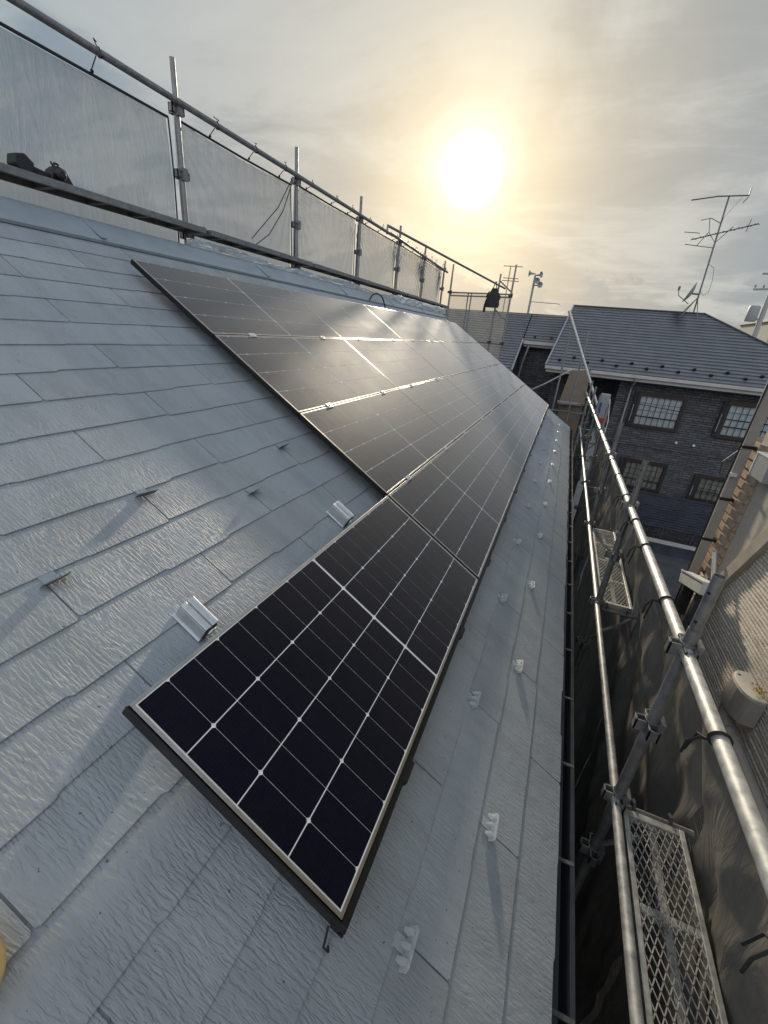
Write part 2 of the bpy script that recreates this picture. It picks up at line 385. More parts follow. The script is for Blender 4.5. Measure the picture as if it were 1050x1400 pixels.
# ------------------------------------------------------------------ ground
mb = MB(); mb.add([(-1500,-1500,GZ),(1500,-1500,GZ),(1500,1500,GZ),(-1500,1500,GZ)], [(0,1,2,3)])
tag(mb.build('ground', M_asph), kind='structure')

# ------------------------------------------------------------------ own house
U0, U1, VE = -5.0, 9.12, 3.772
house = empty('house', (0, 0, GZ), 'house under the camera, its grey shingle roof carrying the solar panels', 'house')
mb = MB(); EXP = .1763; TINT = [(.97,)*3]*6
def shingles():
    # deck under the shingles
    mb.box((-.50, U0, HR-.10), (VE-.02, U1, HR-.0085), 0)
    for j in range(-17, 8):
        vb = 2.475 + EXP*j if j < 1 else 2.475 + .1853*j
        vt = vb - .1853 - .03
        if vt < -.46: vt = -.46
        par = j % 2                                           # joints staggered by half a shingle
        ub = -1.64 if (j + 100) % 2 == 1 else -1.175
        k0 = int((U0 - ub)/.925) - 1
        u = ub + k0*.925 + random.uniform(-.006,.006)
        while u < U1:
            a, b = max(u + .0028, U0), min(u + .925 - .0028, U1)
            if b - a > .02:
                rnd = random.Random(int(j*1000 + round((u-ub)/.925)*7 + 31))
                cuts = sorted([a] + [u + f*.925 + rnd.uniform(-.03,.03) for f in (.31,.655)] + [b]); cuts = [min(max(c,a),b) for c in cuts]
                offs = [rnd.choice((-.0065,-.001,.002)) for _ in range(3)]
                if offs[0] == offs[1]: offs[1] = -.006 if offs[0] > -.004 else .003
                xs = []
                for i in range(3):
                    c0, c1 = cuts[i], cuts[i+1]
                    if c1 - c0 < .03: continue
                    e0 = 0.004 if i == 0 else .010
                    if i == 0: xs += [(c0, vb + offs[i] - .006), (c0+.008, vb + offs[i])]
                    else: xs += [(c0 + .012, vb + offs[i])]
                    if i == 2: xs += [(c1-.008, vb + offs[i]), (c1, vb + offs[i] - .006)]
                    else: xs += [(c1 - .004, vb + offs[i])]
                n = len(xs); vs = []
                lift = HR + .0004*rnd.uniform(-1,1)
                for uu, vv in xs: vs.append((vt, uu, lift - .0055))
                for uu, vv in xs: vs.append((vv - .002, uu, lift + .0008))
                for uu, vv in xs: vs.append((vv, uu, lift - .0005))
                for uu, vv in xs: vs.append((vv - .0005, uu, lift - .0090))
                fs = []
                for r_ in range(3):
                    for i in range(n-1): fs.append((r_*n+i, r_*n+i+1, (r_+1)*n+i+1, (r_+1)*n+i))
                fs += [(0, n, 2*n, 3*n), (n-1, 4*n-1, 3*n-1, 2*n-1)]
                mb.add(vs, fs, 0); q_ = rnd.uniform(.92, 1.05); TINT.extend([(q_*rnd.uniform(.985,1.01), q_, q_*rnd.uniform(.99,1.015))] * len(fs))
            u += .925
shingles()
roof = mb.build('roof', M_shingle, None)
ta = roof.data.attributes.new('tint', 'FLOAT_COLOR', 'FACE')
for i_, c_ in enumerate(TINT): ta.data[i_].color = (*c_, 1)
roof.parent = house; roof.matrix_basis = Matrix.Translation(-house.location) @ ROOF
# ridge flashing: a broad strip folded over the ridge, in lengths
mb = MB()
for a, b in ((U0,-1.7),(-1.7,.09),(.09,1.9),(1.9,3.7),(3.7,5.5),(5.5,7.3),(7.3,U1+.02)):
    prof = [(-.335,HR+.002),(-.338,HR+.020),(-.352,HR+.023),(-.560,HR+.030),(-.585,HR+.028),(-.585,HR-.14)]
    vs = [(x, y, h) for y in (a+.0015, b-.0015) for x, h in prof]; n = len(prof)
    mb.add(vs, [(i, i+1, n+i+1, n+i) for i in range(n-1)])
    mb.box((-.572, b-.012, HR+.0285), (-.35, b+.030, HR+.0335))
cap = mb.build('ridge_cap', M_capm); cap.parent = house; cap.matrix_basis = Matrix.Translation(-house.location) @ ROOF
xe = (DS*VE + NR*HR).x; ze = (DS*VE + NR*HR).z
# verge boards, walls, soffit
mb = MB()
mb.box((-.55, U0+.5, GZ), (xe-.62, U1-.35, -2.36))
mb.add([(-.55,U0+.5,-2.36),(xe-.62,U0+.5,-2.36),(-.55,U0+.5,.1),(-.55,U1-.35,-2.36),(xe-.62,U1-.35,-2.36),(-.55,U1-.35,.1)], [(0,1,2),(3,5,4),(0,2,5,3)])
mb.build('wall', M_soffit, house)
mb = MB(); mb.box((xe-.64, U0, ze-.30), (xe-.06, U1, ze-.26)); mb.box((xe-.075, U0, ze-.26), (xe-.05, U1, ze-.03))
mb.build('soffit', M_gutter, house)
# gutter with brackets
mb = MB(); gx = xe - .062
prof = [(gx-.02, ze-.045), (gx-.02, ze-.12), (gx+.10, ze-.12), (gx+.118, ze-.045), (gx+.134, ze-.045), (gx+.134, ze-.06), (gx+.124, ze-.06), (gx+.106, ze-.128), (gx-.028, ze-.128), (gx-.028, ze-.045)]
mb.prism(prof, U0, U1+.02, 1)
gut = mb.build('gutter', M_gutter, house)
y = -4.66
while y < U1:
    q_ = MB(); q_.box((gx-.03, y, ze-.052), (gx+.132, y+.014, ze-.0435)); q_.build('gutter_bracket', M_dark, gut); y += .455

# ------------------------------------------------------------------ solar modules
LP, WP = 1.75, .75          # pitches
def cell_poly(mb, x0, y0, x1, y1, ch, corners, z, mi):
    p = []
    for (x, y), (dx, dy), c in zip(((x0,y0),(x1,y0),(x1,y1),(x0,y1)), ((1,1),(-1,1),(-1,-1),(1,-1)), corners):
        if c:
            a, b = (x + dx*ch, y), (x, y + dy*ch)
            p += [b, a] if dx*dy > 0 else [a, b]
        else: p.append((x, y))
    mb.add([(a, b, z) for a, b in p], [tuple(range(len(p)))], mi)
def module_meshes(L, halves):
    # local origin at the upper near corner, x down slope 0..WM, y along ridge 0..L
    WM = .742; fr = MB(); T = .035
    lip = .010
    for lo, hi in (((0,0,-T),(lip,L,0)), ((WM-lip,0,-T),(WM,L,0)), ((lip,0,-T),(WM-lip,lip,0)), ((lip,L-lip,-T),(WM-lip,L,0))):
        fr.box(lo, (hi[0], hi[1], -.0032), 1); fr.box((lo[0], lo[1], -.0030), hi, 0)  # black sides, silver lip: reflected dark roof and bright sky put into the colour
    gl = MB(); gl.add([(lip,lip,-.0022),(WM-lip,lip,-.0022),(WM-lip,L-lip,-.0022),(lip,L-lip,-.0022)], [(0,1,2,3)], 1)
    gl.add([(lip,lip,-.03),(WM-lip,lip,-.03),(WM-lip,L-lip,-.03),(lip,L-lip,-.03)], [(3,2,1,0)], 1)
    mg = .0042; cols = 4; cg = .0038; cw = (WM - 2*lip - 2*mg - 3*cg)/cols
    bus = .0110 if halves == 2 else 0
    ny = 9*halves; gy = .0014
    chh = (L - 2*lip - 2*mg - bus - (ny-halves)*gy)/ny
    y = lip + mg
    for hf in range(halves):
        for k in range(9):
            kk = 8 - k if hf == 0 else k              # count from the centre bus
            if halves == 1: kk = k
            for c in range(cols):
                x = lip + mg + c*(cw + cg)
                first = (kk % 2 == 0)
                # chamfers sit on the outer ends of each cut pair
                out_hi = (not first) if (hf == 1 or halves == 1) else first
                out_lo = first if (hf == 1 or halves == 1) else (not first)
                if kk == 0:
                    if hf == 0 and halves == 2: out_hi = True
                    else: out_lo = True
                cell_poly(gl, x, y, x+cw, y+chh, .0062, (out_lo, out_lo, out_hi, out_hi), -.0012, 0)
            y += chh + gy
        y += bus - gy
    return fr, gl, WM
def clamp_mb(x, y):
    c = MB(); c.box((x-.014, y-.032, -.004), (x+.022, y+.032, .0035)); c.lathe([(0,.0035),(.007,.0035),(.007,.008),(0,.008)], (x+.004, y, 0), n=8); return c
order = ['nearest', 'second', 'third', 'fourth', 'farthest full-size']
rown = {0: 'top row by the ridge', 1: 'second row from the ridge', 2: 'third row from the ridge', 3: 'bottom row by the gutter'}
def make_module(L, halves):
    root = local('solar_panel', Matrix.Identity(4), 'x', 'solar panel', 'solar panels of the roof array')
    fr, gl, WM = module_meshes(L, halves)
    fr.build('frame', [M_frame, M_trim], root, bevel=.0008); gl.build('glass', [M_cell, M_back], root)
    ys = (.38, L-.38) if halves == 2 else (.43,)
    for y in ys:
        clamp_mb(WM, y).build('clamp', M_alu, root)
    return root
full = make_module(LP-.010, 2)
fu = False
for row in range(4):
    for k in range(-1 if row == 3 else 0, 5):
        u = k*LP + .005
        if k == -1: u -= .012
        M = ROOF @ Matrix.Translation((row*WP + .004, u, 0))
        rn = rown[row]
        o_i = k + (1 if row == 3 else 0)
        if row == 3 and k == -1: lab = 'nearest black solar panel, alone at the low end of the array, cells clearly visible'
        else:
            nm = 'farthest' if k == 4 else ['nearest', 'second', 'third', 'fourth', 'fifth'][o_i]
            lab = 'black solar panel, %s in the %s' % (nm, rn)
        if not fu: full.matrix_world = M; full['label'] = lab; fu = True
        else: dup(full, M, lab)
for o in list(COL.objects):
    if o.parent is not None and o.name.startswith('clamp') and 'bottom row' in o.parent.get('label','') + ('bottom row' if 'alone' in o.parent.get('label','') else ''): bpy.data.objects.remove(o)
# black trim along the lower edge and under the near ends
et = local('edge_trim', ROOF, 'long black trim bar running under the lower edge of the bottom panel row', 'trim')
mb = MB(); mb.box((3.000, -1.76, -.064), (3.020, 8.74, -.006)); mb.box((3.020, -1.76, -.064), (3.040, 8.74, -.058)); mb.box((3.020, -1.76, -.040), (3.032, 8.74, -.034))
mb.build('bar', M_trim, et)
mb = MB()
for k in range(13): mb.box((3.020, -1.35 + k*.8, -.034), (3.034, -1.27 + k*.8, -.012))
mb.build('splice', M_black, et)
mb = MB(); mb.tube([(2.99,-1.765,-.05),(3.005,-1.80,-.062),(3.03,-1.79,-.085),(3.035,-1.775,-.108)], .0035, 6)
mb.build('end_clip', M_black, et)
ec = local('edge_cover', ROOF, 'dark cover strip below the near short edge of the nearest solar panel', 'trim')
mb = MB(); mb.box((2.252, -1.766, -.040), (2.999, -1.7585, -.004)); mb.box((2.252,-1.7585,-.040),(2.999,-1.742,-.0365)); mb.build('strip', M_trim, ec, bevel=.002)
# mounting brackets that stick out above the low row
def bracket():
    root = local('mounting_bracket', Matrix.Identity(4), 'x', 'bracket', 'mounting brackets of the array')
    mb = MB()
    mb.box((-.172, -.036, .002), (-.028, .036, .010)); mb.box((-.165, -.030, .010), (-.030, .030, .070))
    mb.box((-.165, -.030, .070), (-.030, -.004, .082)); mb.box((-.165, .004, .070), (-.030, .030, .082)); mb.box((-.165, .025, .082), (-.030, .030, .088))
    mb.build('rail_block', M_alu, root, bevel=.0015)
    mb = MB(); mb.box((-.0295, -.025, .018), (-.024, .025, .078)); mb.build('end_plate', M_black, root, bevel=.002)
    mb = MB(); mb.lathe([(.011,0),(.020,0),(.020,.006),(.011,.006),(.011,0)], (-.024, .004, .050), (1,0,0), 18); mb.lathe([(0,.004),(.007,.004),(.007,0)], (-.024,.004,.050), (1,0,0), 6); mb.build('bolt', M_alu, root)
    return root
b0 = bracket(); b0.matrix_world = ROOF @ Matrix.Translation((2.245, -1.415, HR)) @ Matrix.Scale(.88, 4); b0['label'] = 'silver mounting bracket beside the nearest panel, closest to the camera'
dup(b0, ROOF @ Matrix.Translation((2.245, -.395, HR)) @ Matrix.Scale(.88, 4), 'silver mounting bracket in the corner where the array steps, further away')
for k in range(6):
    dup(b0, ROOF @ Matrix.Translation((3.0, -1.0 + 1.6*k, HR)) @ Matrix.Diagonal((1,1,.7,1)), 'silver bracket hidden under the lower edge of the array', 'supports under the array')

# ------------------------------------------------------------------ snow guards
def clear_guard():
    root = local('snow_guard', Matrix.Identity(4), 'x', 'snow guard', 'clear snow guards above the gutter')
    mb = MB()
    mb.box((-.040, -.020, .0008), (.010, .020, .0035))
    pts = [(-.060,.002),(.060,.002),(.062,.026),(.050,.036),(-.050,.036),(-.062,.026)]
    vs = [(x0 + z*.30, y, z) for x0 in (.004, .008) for y, z in pts]; k = len(pts)
    mb.add(vs, [tuple(range(k))[::-1], tuple(range(k, 2*k))] + [(i,(i+1)%k,k+(i+1)%k,k+i) for i in range(k)])
    mb.build('plate', M_clear, root)
    mb = MB()
    for y in (-.038, 0, .038):
        for q in range(1):
            vs = [(.003,y-.011,.003),(.003,y+.011,.003),(-.018,y+.007,.003),(-.018,y-.007,.003),(.011,y-.009,.030),(.011,y+.009,.030),(-.006,y+.006,.026),(-.006,y-.006,.026)]
            mb.add(vs, [(0,1,2,3),(7,6,5,4),(0,4,5,1),(1,5,6,2),(2,6,7,3),(3,7,4,0)])
    mb.build('rib', M_clear, root, bevel=.0025)
    return root
cg = clear_guard(); first = True
ords = ['first','second','third','fourth','fifth','sixth','seventh','eighth','ninth','tenth','eleventh']
def place_guard(v, u, lab):
    global first
    M = ROOF @ Matrix.Translation((v, u, HR)) @ Matrix.Scale(.86, 4)
    if first: cg.matrix_world = M; cg['label'] = lab; first = False
    else: dup(cg, M, lab)
for k in range(11):
    u = -1.642 + .925*k + random.uniform(-.012,.012)
    if u < 8.9: place_guard(3.238 + random.uniform(-.004,.004), u, 'clear snow guard in the row nearer the panels, %s from the camera' % ords[k])
for k in range(11):
    u = -1.172 + .925*k + random.uniform(-.012,.012)
    if u < 8.9: place_guard(3.437 + random.uniform(-.004,.004), u, 'clear snow guard in the row nearer the gutter, %s from the camera' % ords[k])
tabs = [((1.800,-1.627),'dark metal snow guard tab at the far left, nearest the camera'), ((1.622,-1.17),'dark metal snow guard tab with a long shadow, second from the left'), ((1.806,-.714),'dark metal snow guard tab third from the left, above the silver bracket'), ((1.622,-.253),'dark metal snow guard tab nearest the panels stepped edge')]
tm = None
for (v, u), lab in tabs:
    M = ROOF @ Matrix.Translation((v, u, HR)) @ Matrix.Rotation(R(random.uniform(-6,6)), 4, 'Z')
    if tm is None:
        tm = local('snow_guard', M, lab, 'snow guard', 'dark snow guard tabs on the bare shingles')
        mb = MB(); mb.box((-.030,-.022,.0008),(.004,.022,.0030)); mb.build('foot', M_capm, tm)
        mb = MB(); mb.add([(.0015,-.040,.002),(.0015,.040,.002),(.012,.040,.034),(.012,-.040,.034),(.0045,-.040,.002),(.0045,.040,.002),(.015,.040,.034),(.015,-.040,.034)], [(0,1,2,3),(7,6,5,4),(0,4,5,1),(1,5,6,2),(2,6,7,3),(3,7,4,0)]); mb.build('upstand', M_tab, tm)
    else: dup(tm, M, lab)
# unidentified tan object at the left edge of the picture, roll shape made up
tp = local('tan_object', ROOF @ Matrix.Translation((2.425, -2.203, HR)), 'round tan object of unknown kind at the left edge lying on the shingles', 'tape')
mb = MB(); mb.lathe([(.032,.002),(.066,.002),(.070,.005),(.070,.043),(.066,.046),(.032,.046),(.032,.002)], (0,0,0), n=36); mb.build('tape', M_tan, tp, smooth=True)
mb = MB(); mb.lathe([(.028,.0015),(.032,.0015),(.032,.0465),(.028,.0465),(.028,.0015)], (0,0,0), n=36); mb.build('core', M_fascia, tp, smooth=True)

# ------------------------------------------------------------------ scaffolds
def post(mb_parent, x, y, ztop, mat_, coll, r=.0243, zb=GZ, thin=.35):
    mb = MB(); mb.pipe((x,y,zb), (x,y,ztop-thin), r); mb.pipe((x,y,ztop-thin-.02), (x,y,ztop), r-.0035)
    p = mb.build('post', mat_, mb_parent, smooth=True)
    return p
def rosette(mb, x, y, z):
    mb.lathe([(.026,-.035),(.031,-.035),(.031,.035),(.026,.035)], (x,y,z), n=14)
    for dx, dy in ((-1,0),(0,1),(0,-1)):
        px, py = x+dx*.045, y+dy*.045
        mb.box((px-.022,py-.022,z-.028),(px+.022,py-.014,z+.028)) if dx else mb.box((px-.022,py-.022,z-.028),(px-.014,py+.022,z+.028))
        mb.box((px-.022,py+.014,z-.028),(px+.022,py+.022,z+.028)) if dx else mb.box((px+.014,py-.022,z-.028),(px+.022,py+.022,z+.028))
        if dx: mb.box((px+dx*.014,py-.022,z-.028),(px+dx*.022,py+.022,z+.028)) if dx>0 else mb.box((px-.022,py-.022,z-.028),(px-.014,py+.022,z+.028))
        else: mb.box((px-.022,py+dy*.018-.004,z-.028),(px+.022,py+dy*.018+.004,z+.028))
def clampmb(x, y, z, ax):
    mb = MB(); rosette(mb, x, y, z); mb.box((x+.02,y-.03,z-.045),(x+.045,y+.03,z+.045)); mb.tube([(x+.03,y-.05,z+.02),(x+.03,y+.05,z+.02)], .008, 6)
    return mb
# left scaffold behind the ridge
LX = -.80; LYs = [-.50, 1.30, 3.12, 4.92, 6.69, 8.33, 10.05]
ls = empty('scaffold', (LX, 4, GZ), 'scaffold of steel posts with a top rail standing behind the roof ridge', 'scaffold')
zt = {1.30:1.60, 3.12:1.60, 4.92:1.57, 6.69:1.55, 8.33:1.51, 10.05:1.47, -.50:1.62}
for y in LYs:
    post(ls, LX, y, zt[y], M_galv2, None, thin=.32)
    for z in (1.27, .82, .36):
        clampmb(LX, y, z, 0).build('clamp', M_galv2, ls)
edges = [-2.2] + LYs[1:] + [10.7]
for a, b in ((-2.2, 3.0), (2.86, 6.2), (6.1, 10.2)):
    mb = MB(); mb.tube([(LX+.05, a, 1.31), (LX+.05, b, 1.31 - .012*(b>5) - .07*(b>9))], .0243, 14); mb.build('handrail', M_galv2, ls, smooth=True)
mb = MB(); mb.tube([(LX+.04, 5.95, 1.40), (.76, 10.62, .96)], .022, 12); mb.tube([(LX+.04,5.95,1.40),(LX+.04,5.95,1.27)], .018, 8); mb.build('diagonal_pipe', M_galv2, ls, smooth=True)
# planks along the ridge
def steel_plank(name, x0, x1, y0, y1, z, label, group, mesh=False):
    root = empty(name, (x0, y0, z), label, 'plank', group)
    mb = MB(); t_ = .045
    for a, b in ((x0, x0+.022), (x1-.022, x1)):
        mb.box((a, y0, z-t_), (b, y1, z)); 
    mb.box((x0+.022, y0, z-t_), (x1-.022, y0+.03, z-.001)); mb.box((x0+.022, y1-.03, z-t_), (x1-.022, y1, z-.001))
    mb.build('frame', M_galv if mesh else M_galv2, root, bevel=.003)
    if mesh:
        mb = MB(); p, q = .027, .064        # diamond pitch across / along
        W, L = x1-x0-.044, y1-y0-.06; ox, oy = x0+.022, y0+.03
        sl = q/p
        def seg(ax, ay, bx, by):
            mb.bar((ax,ay,z-.006),(bx,by,z-.006), (.0036), .0030)
        n = int(L/q) + int(W/p) + 4
        for i in range(-int(W/p)-2, int(L/q)+2):
            # rising line x = (y-c)/sl
            c = i*q
            for sg in (1, -1):
                pts = []
                x_lo, x_hi = 0, W
                f = (lambda x: c + x*sl) if sg == 1 else (lambda x: c + (W - x)*sl)
                xa, xb = 0, W
                ya, yb = f(xa), f(xb)
                lo, hi = min(ya,yb), max(ya,yb)
                if hi < 0 or lo > L: continue
                def cx(y): return (y-c)/sl if sg == 1 else W - (y-c)/sl
                p1 = [xa, ya]; p2 = [xb, yb]
                for pp in (p1, p2):
                    if pp[1] < 0: pp[0], pp[1] = cx(0), 0
                    if pp[1] > L: pp[0], pp[1] = cx(L), L
                if abs(p1[0]-p2[0]) > .004: seg(ox+p1[0], oy+p1[1], ox+p2[0], oy+p2[1])
        mb.build('mesh_deck', M_galv, root)
        mb = MB()
        for fr_ in (.27, .52, .77): mb.box((x0+.022, y0+(y1-y0)*fr_-.016, z-.045), (x1-.022, y0+(y1-y0)*fr_+.016, z-.016))
        mb.box(((x0+x1)/2-.012, y0+.03, z-.050), ((x0+x1)/2+.020, y1-.03, z-.046))
        mb.build('cross_bar', M_galv, root)
    else:
        mb = MB(); mb.grid(lambda a, b: V((x0+.022 + a*(x1-x0-.044), y0+.03 + b*(y1-y0-.06), z-.004)), 2, 4); 
        mb.box((x0+.022,y0+.03,z-.010),(x1-.022,y1-.03,z-.005))
        for k in range(5): mb.box((x0+.022, y0+.2+k*(y1-y0-.4)/4-.02, z-.040), (x1-.022, y0+.2+k*(y1-y0-.4)/4+.02, z-.011))
        mb.build('deck', M_galv2, root)
    for yy, sg in ((y0,-1),(y1,1)):
        for xx in (x0+.05, x1-.05):
            mb = MB(); mb.tube([(xx,yy,z-.02),(xx,yy+sg*.03,z+.012),(xx,yy+sg*.055,z+.004),(xx,yy+sg*.06,z-.03)], .007, 6); mb.build('hook', M_dark, root)
    return root
lab = ['below the black power tool', 'between the first and second posts', 'between the second and third posts', 'between the third and fourth posts', 'between the fourth and fifth posts', 'at the far end of the ridge']
for i in range(6):
    y0, y1 = (-.55, 1.25) if i == 0 else (LYs[i] + (.02 if i>0 else 0), LYs[i+1] - .05)
    if i == 0: y0 = -.58
    steel_plank('scaffold_plank', -.76, -.52, y0+.0, y1, .41, 'grey steel plank along the ridge scaffold, ' + lab[i], 'steel planks along the ridge')
steel_plank('scaffold_plank', -.76, -.52, -2.4, -.64, .41, 'grey steel plank along the ridge scaffold, cut off at the left edge', 'steel planks along the ridge')
# grey mesh sheets on the ridge scaffold
def ridge_sheet(y0, y1, label, seed, fold):
    TZ = {1: 1.215, 2: 1.235}.get(seed, 1.270)
    root = empty('mesh_sheet', (LX-.06, y0, -.2), label, 'mesh sheet', 'grey mesh sheets on the ridge scaffold')
    rnd = random.Random(seed); L = y1-y0
    def fn(a, b):
        y = y0 + a*L; z = -.5 + b*(TZ+.5)
        n = mnoise.noise(V((y*1.3, z*1.1, seed*3.1)))*.030 + mnoise.noise(V((y*4.0, z*2.0, seed)))*.010
        if fold:
            # creases fanning from the upper corners, fading towards the middle
            for cy, cz in ((y0, 1.2), (y1, 1.2)):
                dy, dz = y-cy, z-cz; r_ = math.hypot(dy, dz)+1e-4; th = math.atan2(dz, dy)
                n += fold*.018*math.sin(th*26 + seed)*min(1, r_/.15)*max(0, 1 - r_/1.1)
            n += fold*.010*math.sin(y*38 + mnoise.noise(V((y*3,0,seed)))*5)*max(0, 1 - (1.215-z)/.30)
        edge = min(a, 1-a)
        return V((LX-.07 + n*min(1, b*4+.2), y, z - .03*math.sin(math.pi*a)*(1 if b > .98 else 0)))
    mb = MB(); mb.grid(fn, 90, 60); sh = mb.build('cloth', M_net, root, smooth=True)
    mb = MB(); mb.tube([(LX-.05, y0, TZ-.010), (LX-.05, (y0+y1)/2, TZ-.018), (LX-.05, y1, TZ-.010)], .010, 6)
    for yy, sg in ((y0, 1), (y1, -1)):
        mb.tube([(LX-.055, yy + sg*(.012*math.sin(z_*3+seed)), -.4 + z_) for z_ in [k*.16 for k in range(11)]], .007, 6)
    mb.build('hem', M_hem, sh)
    if seed == 2:
        for pts_ in ([(LX-.04,3.07,1.27),(LX-.045,2.80,.93),(LX-.05,2.30,.52)], [(LX-.04,3.07,1.22),(LX-.045,2.9,.92),(LX-.05,2.62,.62),(LX-.05,2.38,.48)]):
            mb = MB(); mb.tube(pts_, .005, 5); mb.build('rope', M_hem, sh)
    n = 3
    for k in range(n):
        mb = MB()
        yy = y0 + L*(k+.5)/n + rnd.uniform(-.1,.1)
        mb.tube([(LX+.05+.027*math.cos(q), yy+.004*q, 1.31+.027*math.sin(q)) for q in [j*.7 for j in range(9)]], .004, 5)
        mb.tube([(LX+.05, yy, 1.335), (LX+.06, yy+rnd.uniform(-.03,.03), 1.35+rnd.uniform(0,.02)), (LX+.06, yy+rnd.uniform(-.05,.05), 1.355)], .004, 5)
        mb.tube([(LX+.03, yy, 1.29), (LX-.05, yy, TZ-.01)], .004, 5)
        mb.lathe([(.0,-.004),(.012,-.004),(.012,.004),(0,.004)], (LX-.03, yy, TZ), (1,0,0), 8)
        mb.build('tie', M_cord, sh)
    return root
labs = ['nearest grey mesh sheet, filling the upper left behind the power tool', 'grey mesh sheet between the first and second ridge posts', 'grey mesh sheet between the second and third ridge posts', 'grey mesh sheet between the third and fourth ridge posts', 'creased grey mesh sheet between the fourth and fifth ridge posts', 'farthest creased grey mesh sheet behind the ridge']
ridge_sheet(-2.3, 1.25, labs[0], 1, .0)
for i in range(1, 6): ridge_sheet(LYs[i]+.035, LYs[i+1]-.04, labs[i], i+1, [.6, .8, 1.1, 1.5, 1.8][i-1])
# clear film bunched along the ridge
fl = empty('plastic_film', (-.62, 5, 0), 'crumpled clear plastic film bunched along the far ridge', 'film')
M_film = mat('clear film', (.75,.77,.78), .18, 0, .0, trans=.5)
mb = MB()
def film(a, b):
    y = 1.0 + a*8.4
    n = mnoise.noise(V((y*6, b*3, 2))); n2 = mnoise.noise(V((y*17, b*5, 9)))
    hh = .05 + .05*mnoise.noise(V((y*1.1, 0, 5))) + .05*(y > 6)
    return rp(-.575 - .02*(1-b) + .10*b*(y>6) + n*.02, y, HR + .035 + max(0, math.sin(math.pi*b)*hh + n*.020 + n2*.014))
mb.grid(film, 240, 10); mb.build('film', M_film, fl)
# cable loop on the ridge
cb_ = empty('cable', (-.3, 4.6, .1), 'thick black cable looping over the ridge above the panels', 'cable')
pts = []
for k in range(25):
    a = k/24; th = math.pi*(1.15 - 1.25*a)
    pts.append((-.36 + .10*a, 4.62 + .16*math.cos(th)*1.0 + .10*a*a*2, .085 + .135*math.sin(max(0, th))*1.0 - .08*max(0, a-.75)*4))
mb = MB(); mb.tube(pts, .011, 8); mb.tube([pts[-1], rp(-.12, 5.05, HR+.03), rp(-.03, 5.35, HR+.04)], .011, 8); mb.build('cord', M_black, cb_, smooth=True)
# power tool lying on the plank
pt = empty('power_tool', (-.64, -.05, .41), 'black power tool lying on the ridge scaffold plank', 'tool')
mb = MB(); X0 = -.66
hexa = [(.07*math.cos(k*math.pi/3+.3), .055*math.sin(k*math.pi/3+.3)) for k in range(6)]
mb.prism([(-.15+a*.9, .465+b) for a, b in hexa], X0-.03, X0+.05, 0); mb.build('battery', M_black, pt, bevel=.008)
mb = MB(); mb.bar((X0+.01,-.10,.455),(X0+.01,.02,.440), .035, .035); mb.build('handle', M_black, pt, bevel=.008)
mb = MB(); mb.prism([(-.005,.415),(.02,.485),(.055,.512),(.10,.500),(.128,.452),(.15,.418)], X0-.03, X0+.05, 0)
mb.lathe([(.0,-.04),(.030,-.04),(.034,-.02),(.034,.03),(.020,.045),(0,.045)], (X0+.05,.05,.462), (1,0,0), 14)
mb.tube([(X0,.05,.50),(X0,.07,.532),(X0,.095,.528)], .008, 6); mb.tube([(X0,.06,.505),(X0,.045,.535)], .006, 6); mb.build('body', M_black, pt, bevel=.005)
mb = MB(); mb.prism([(.108,.468),(.128,.448),(.165,.416),(.112,.416)], X0-.015, X0+.042, 0); mb.build('nose', M_greym, pt, bevel=.004)

# end scaffold beyond the far verge
EY = 10.62
es = empty('scaffold', (.1, EY, GZ), 'scaffold bay closing off the far gable end under the sun', 'scaffold')
for x, zt_, r_ in ((-.72,1.48,.0243), (.585,1.30,.0243), (.94,1.52,.0243)):
    post(es, x, EY, zt_, M_galv2, None, zb=GZ, thin=.3)
    for z in (.8, -.38): clampmb(x, EY, z, 0).build('clamp', M_dark, es)
for x in (-.21, -.12):
    mb = MB(); mb.tube([(x, EY+.03, -.42), (x, EY+.03, .80)], .017, 8); mb.build('guard_post', M_galv2, es)
for a, b in (((-.72,EY,.80),(.97,EY,.83)), ((-.72,EY,.72),(.97,EY,.76)), ((-.72,EY,-.38),(.97,EY,-.40)), ((.585,EY,1.14),(.97,EY,.86)), ((.585,EY,.45),(.94,EY,.20))):
    mb = MB(); mb.tube([a, b], .019, 10); mb.build('rail', M_galv2, es, smooth=True)
el_ = empty('mesh_sheet', (.1, EY+.05, -1.5), 'thin brownish mesh sheet hung on the far end scaffold bay', 'mesh sheet')
mb = MB(); mb.grid(lambda a, b: V((-.72+1.66*a, EY+.06+.03*mnoise.noise(V((a*9,b*4,3))), -2.2+3.0*b)), 40, 30); mb.build('cloth', M_netend, el_, smooth=True)
# tool bag hanging from the diagonal pipe
bgx, bgy = .52, 10.45
tb = empty('tool_bag', (bgx, bgy, .45), 'dark tool bag hanging from the far scaffold pipe below the sun', 'bag')
M_bag = mat('dark canvas', (.022,.024,.024), .85, 0, .4, 20, .4, 40, .01)
mb = MB()
def bagf(a, b):
    th = a*2*math.pi; z = .48 + b*.46
    rx = (.135 + .045*math.sin(b*2.2+.6))*(1 - .55*max(0, b-.55)/.45); ry = .075*(1-.5*max(0,b-.6)/.4)
    n = 1 + .16*mnoise.noise(V((math.cos(th)*2, math.sin(th)*2, b*4)))
    return V((bgx + rx*math.cos(th)*n, bgy + ry*math.sin(th)*n, z))
mb.grid(bagf, 24, 14)
for b in (0, 1):
    ring = [bagf(k/24, b) for k in range(24)]; mb.add(ring, [tuple(range(24))])
mb.build('bag', M_bag, tb, smooth=True)
mb = MB()
for dx in (-.05, .05): mb.tube([(bgx+dx, bgy, .90), (bgx+dx*.5, bgy+.02, 1.02), (bgx+dx*.2+.0, bgy+.05, 1.10)], .012, 6)
mb.build('strap', M_bag, tb)
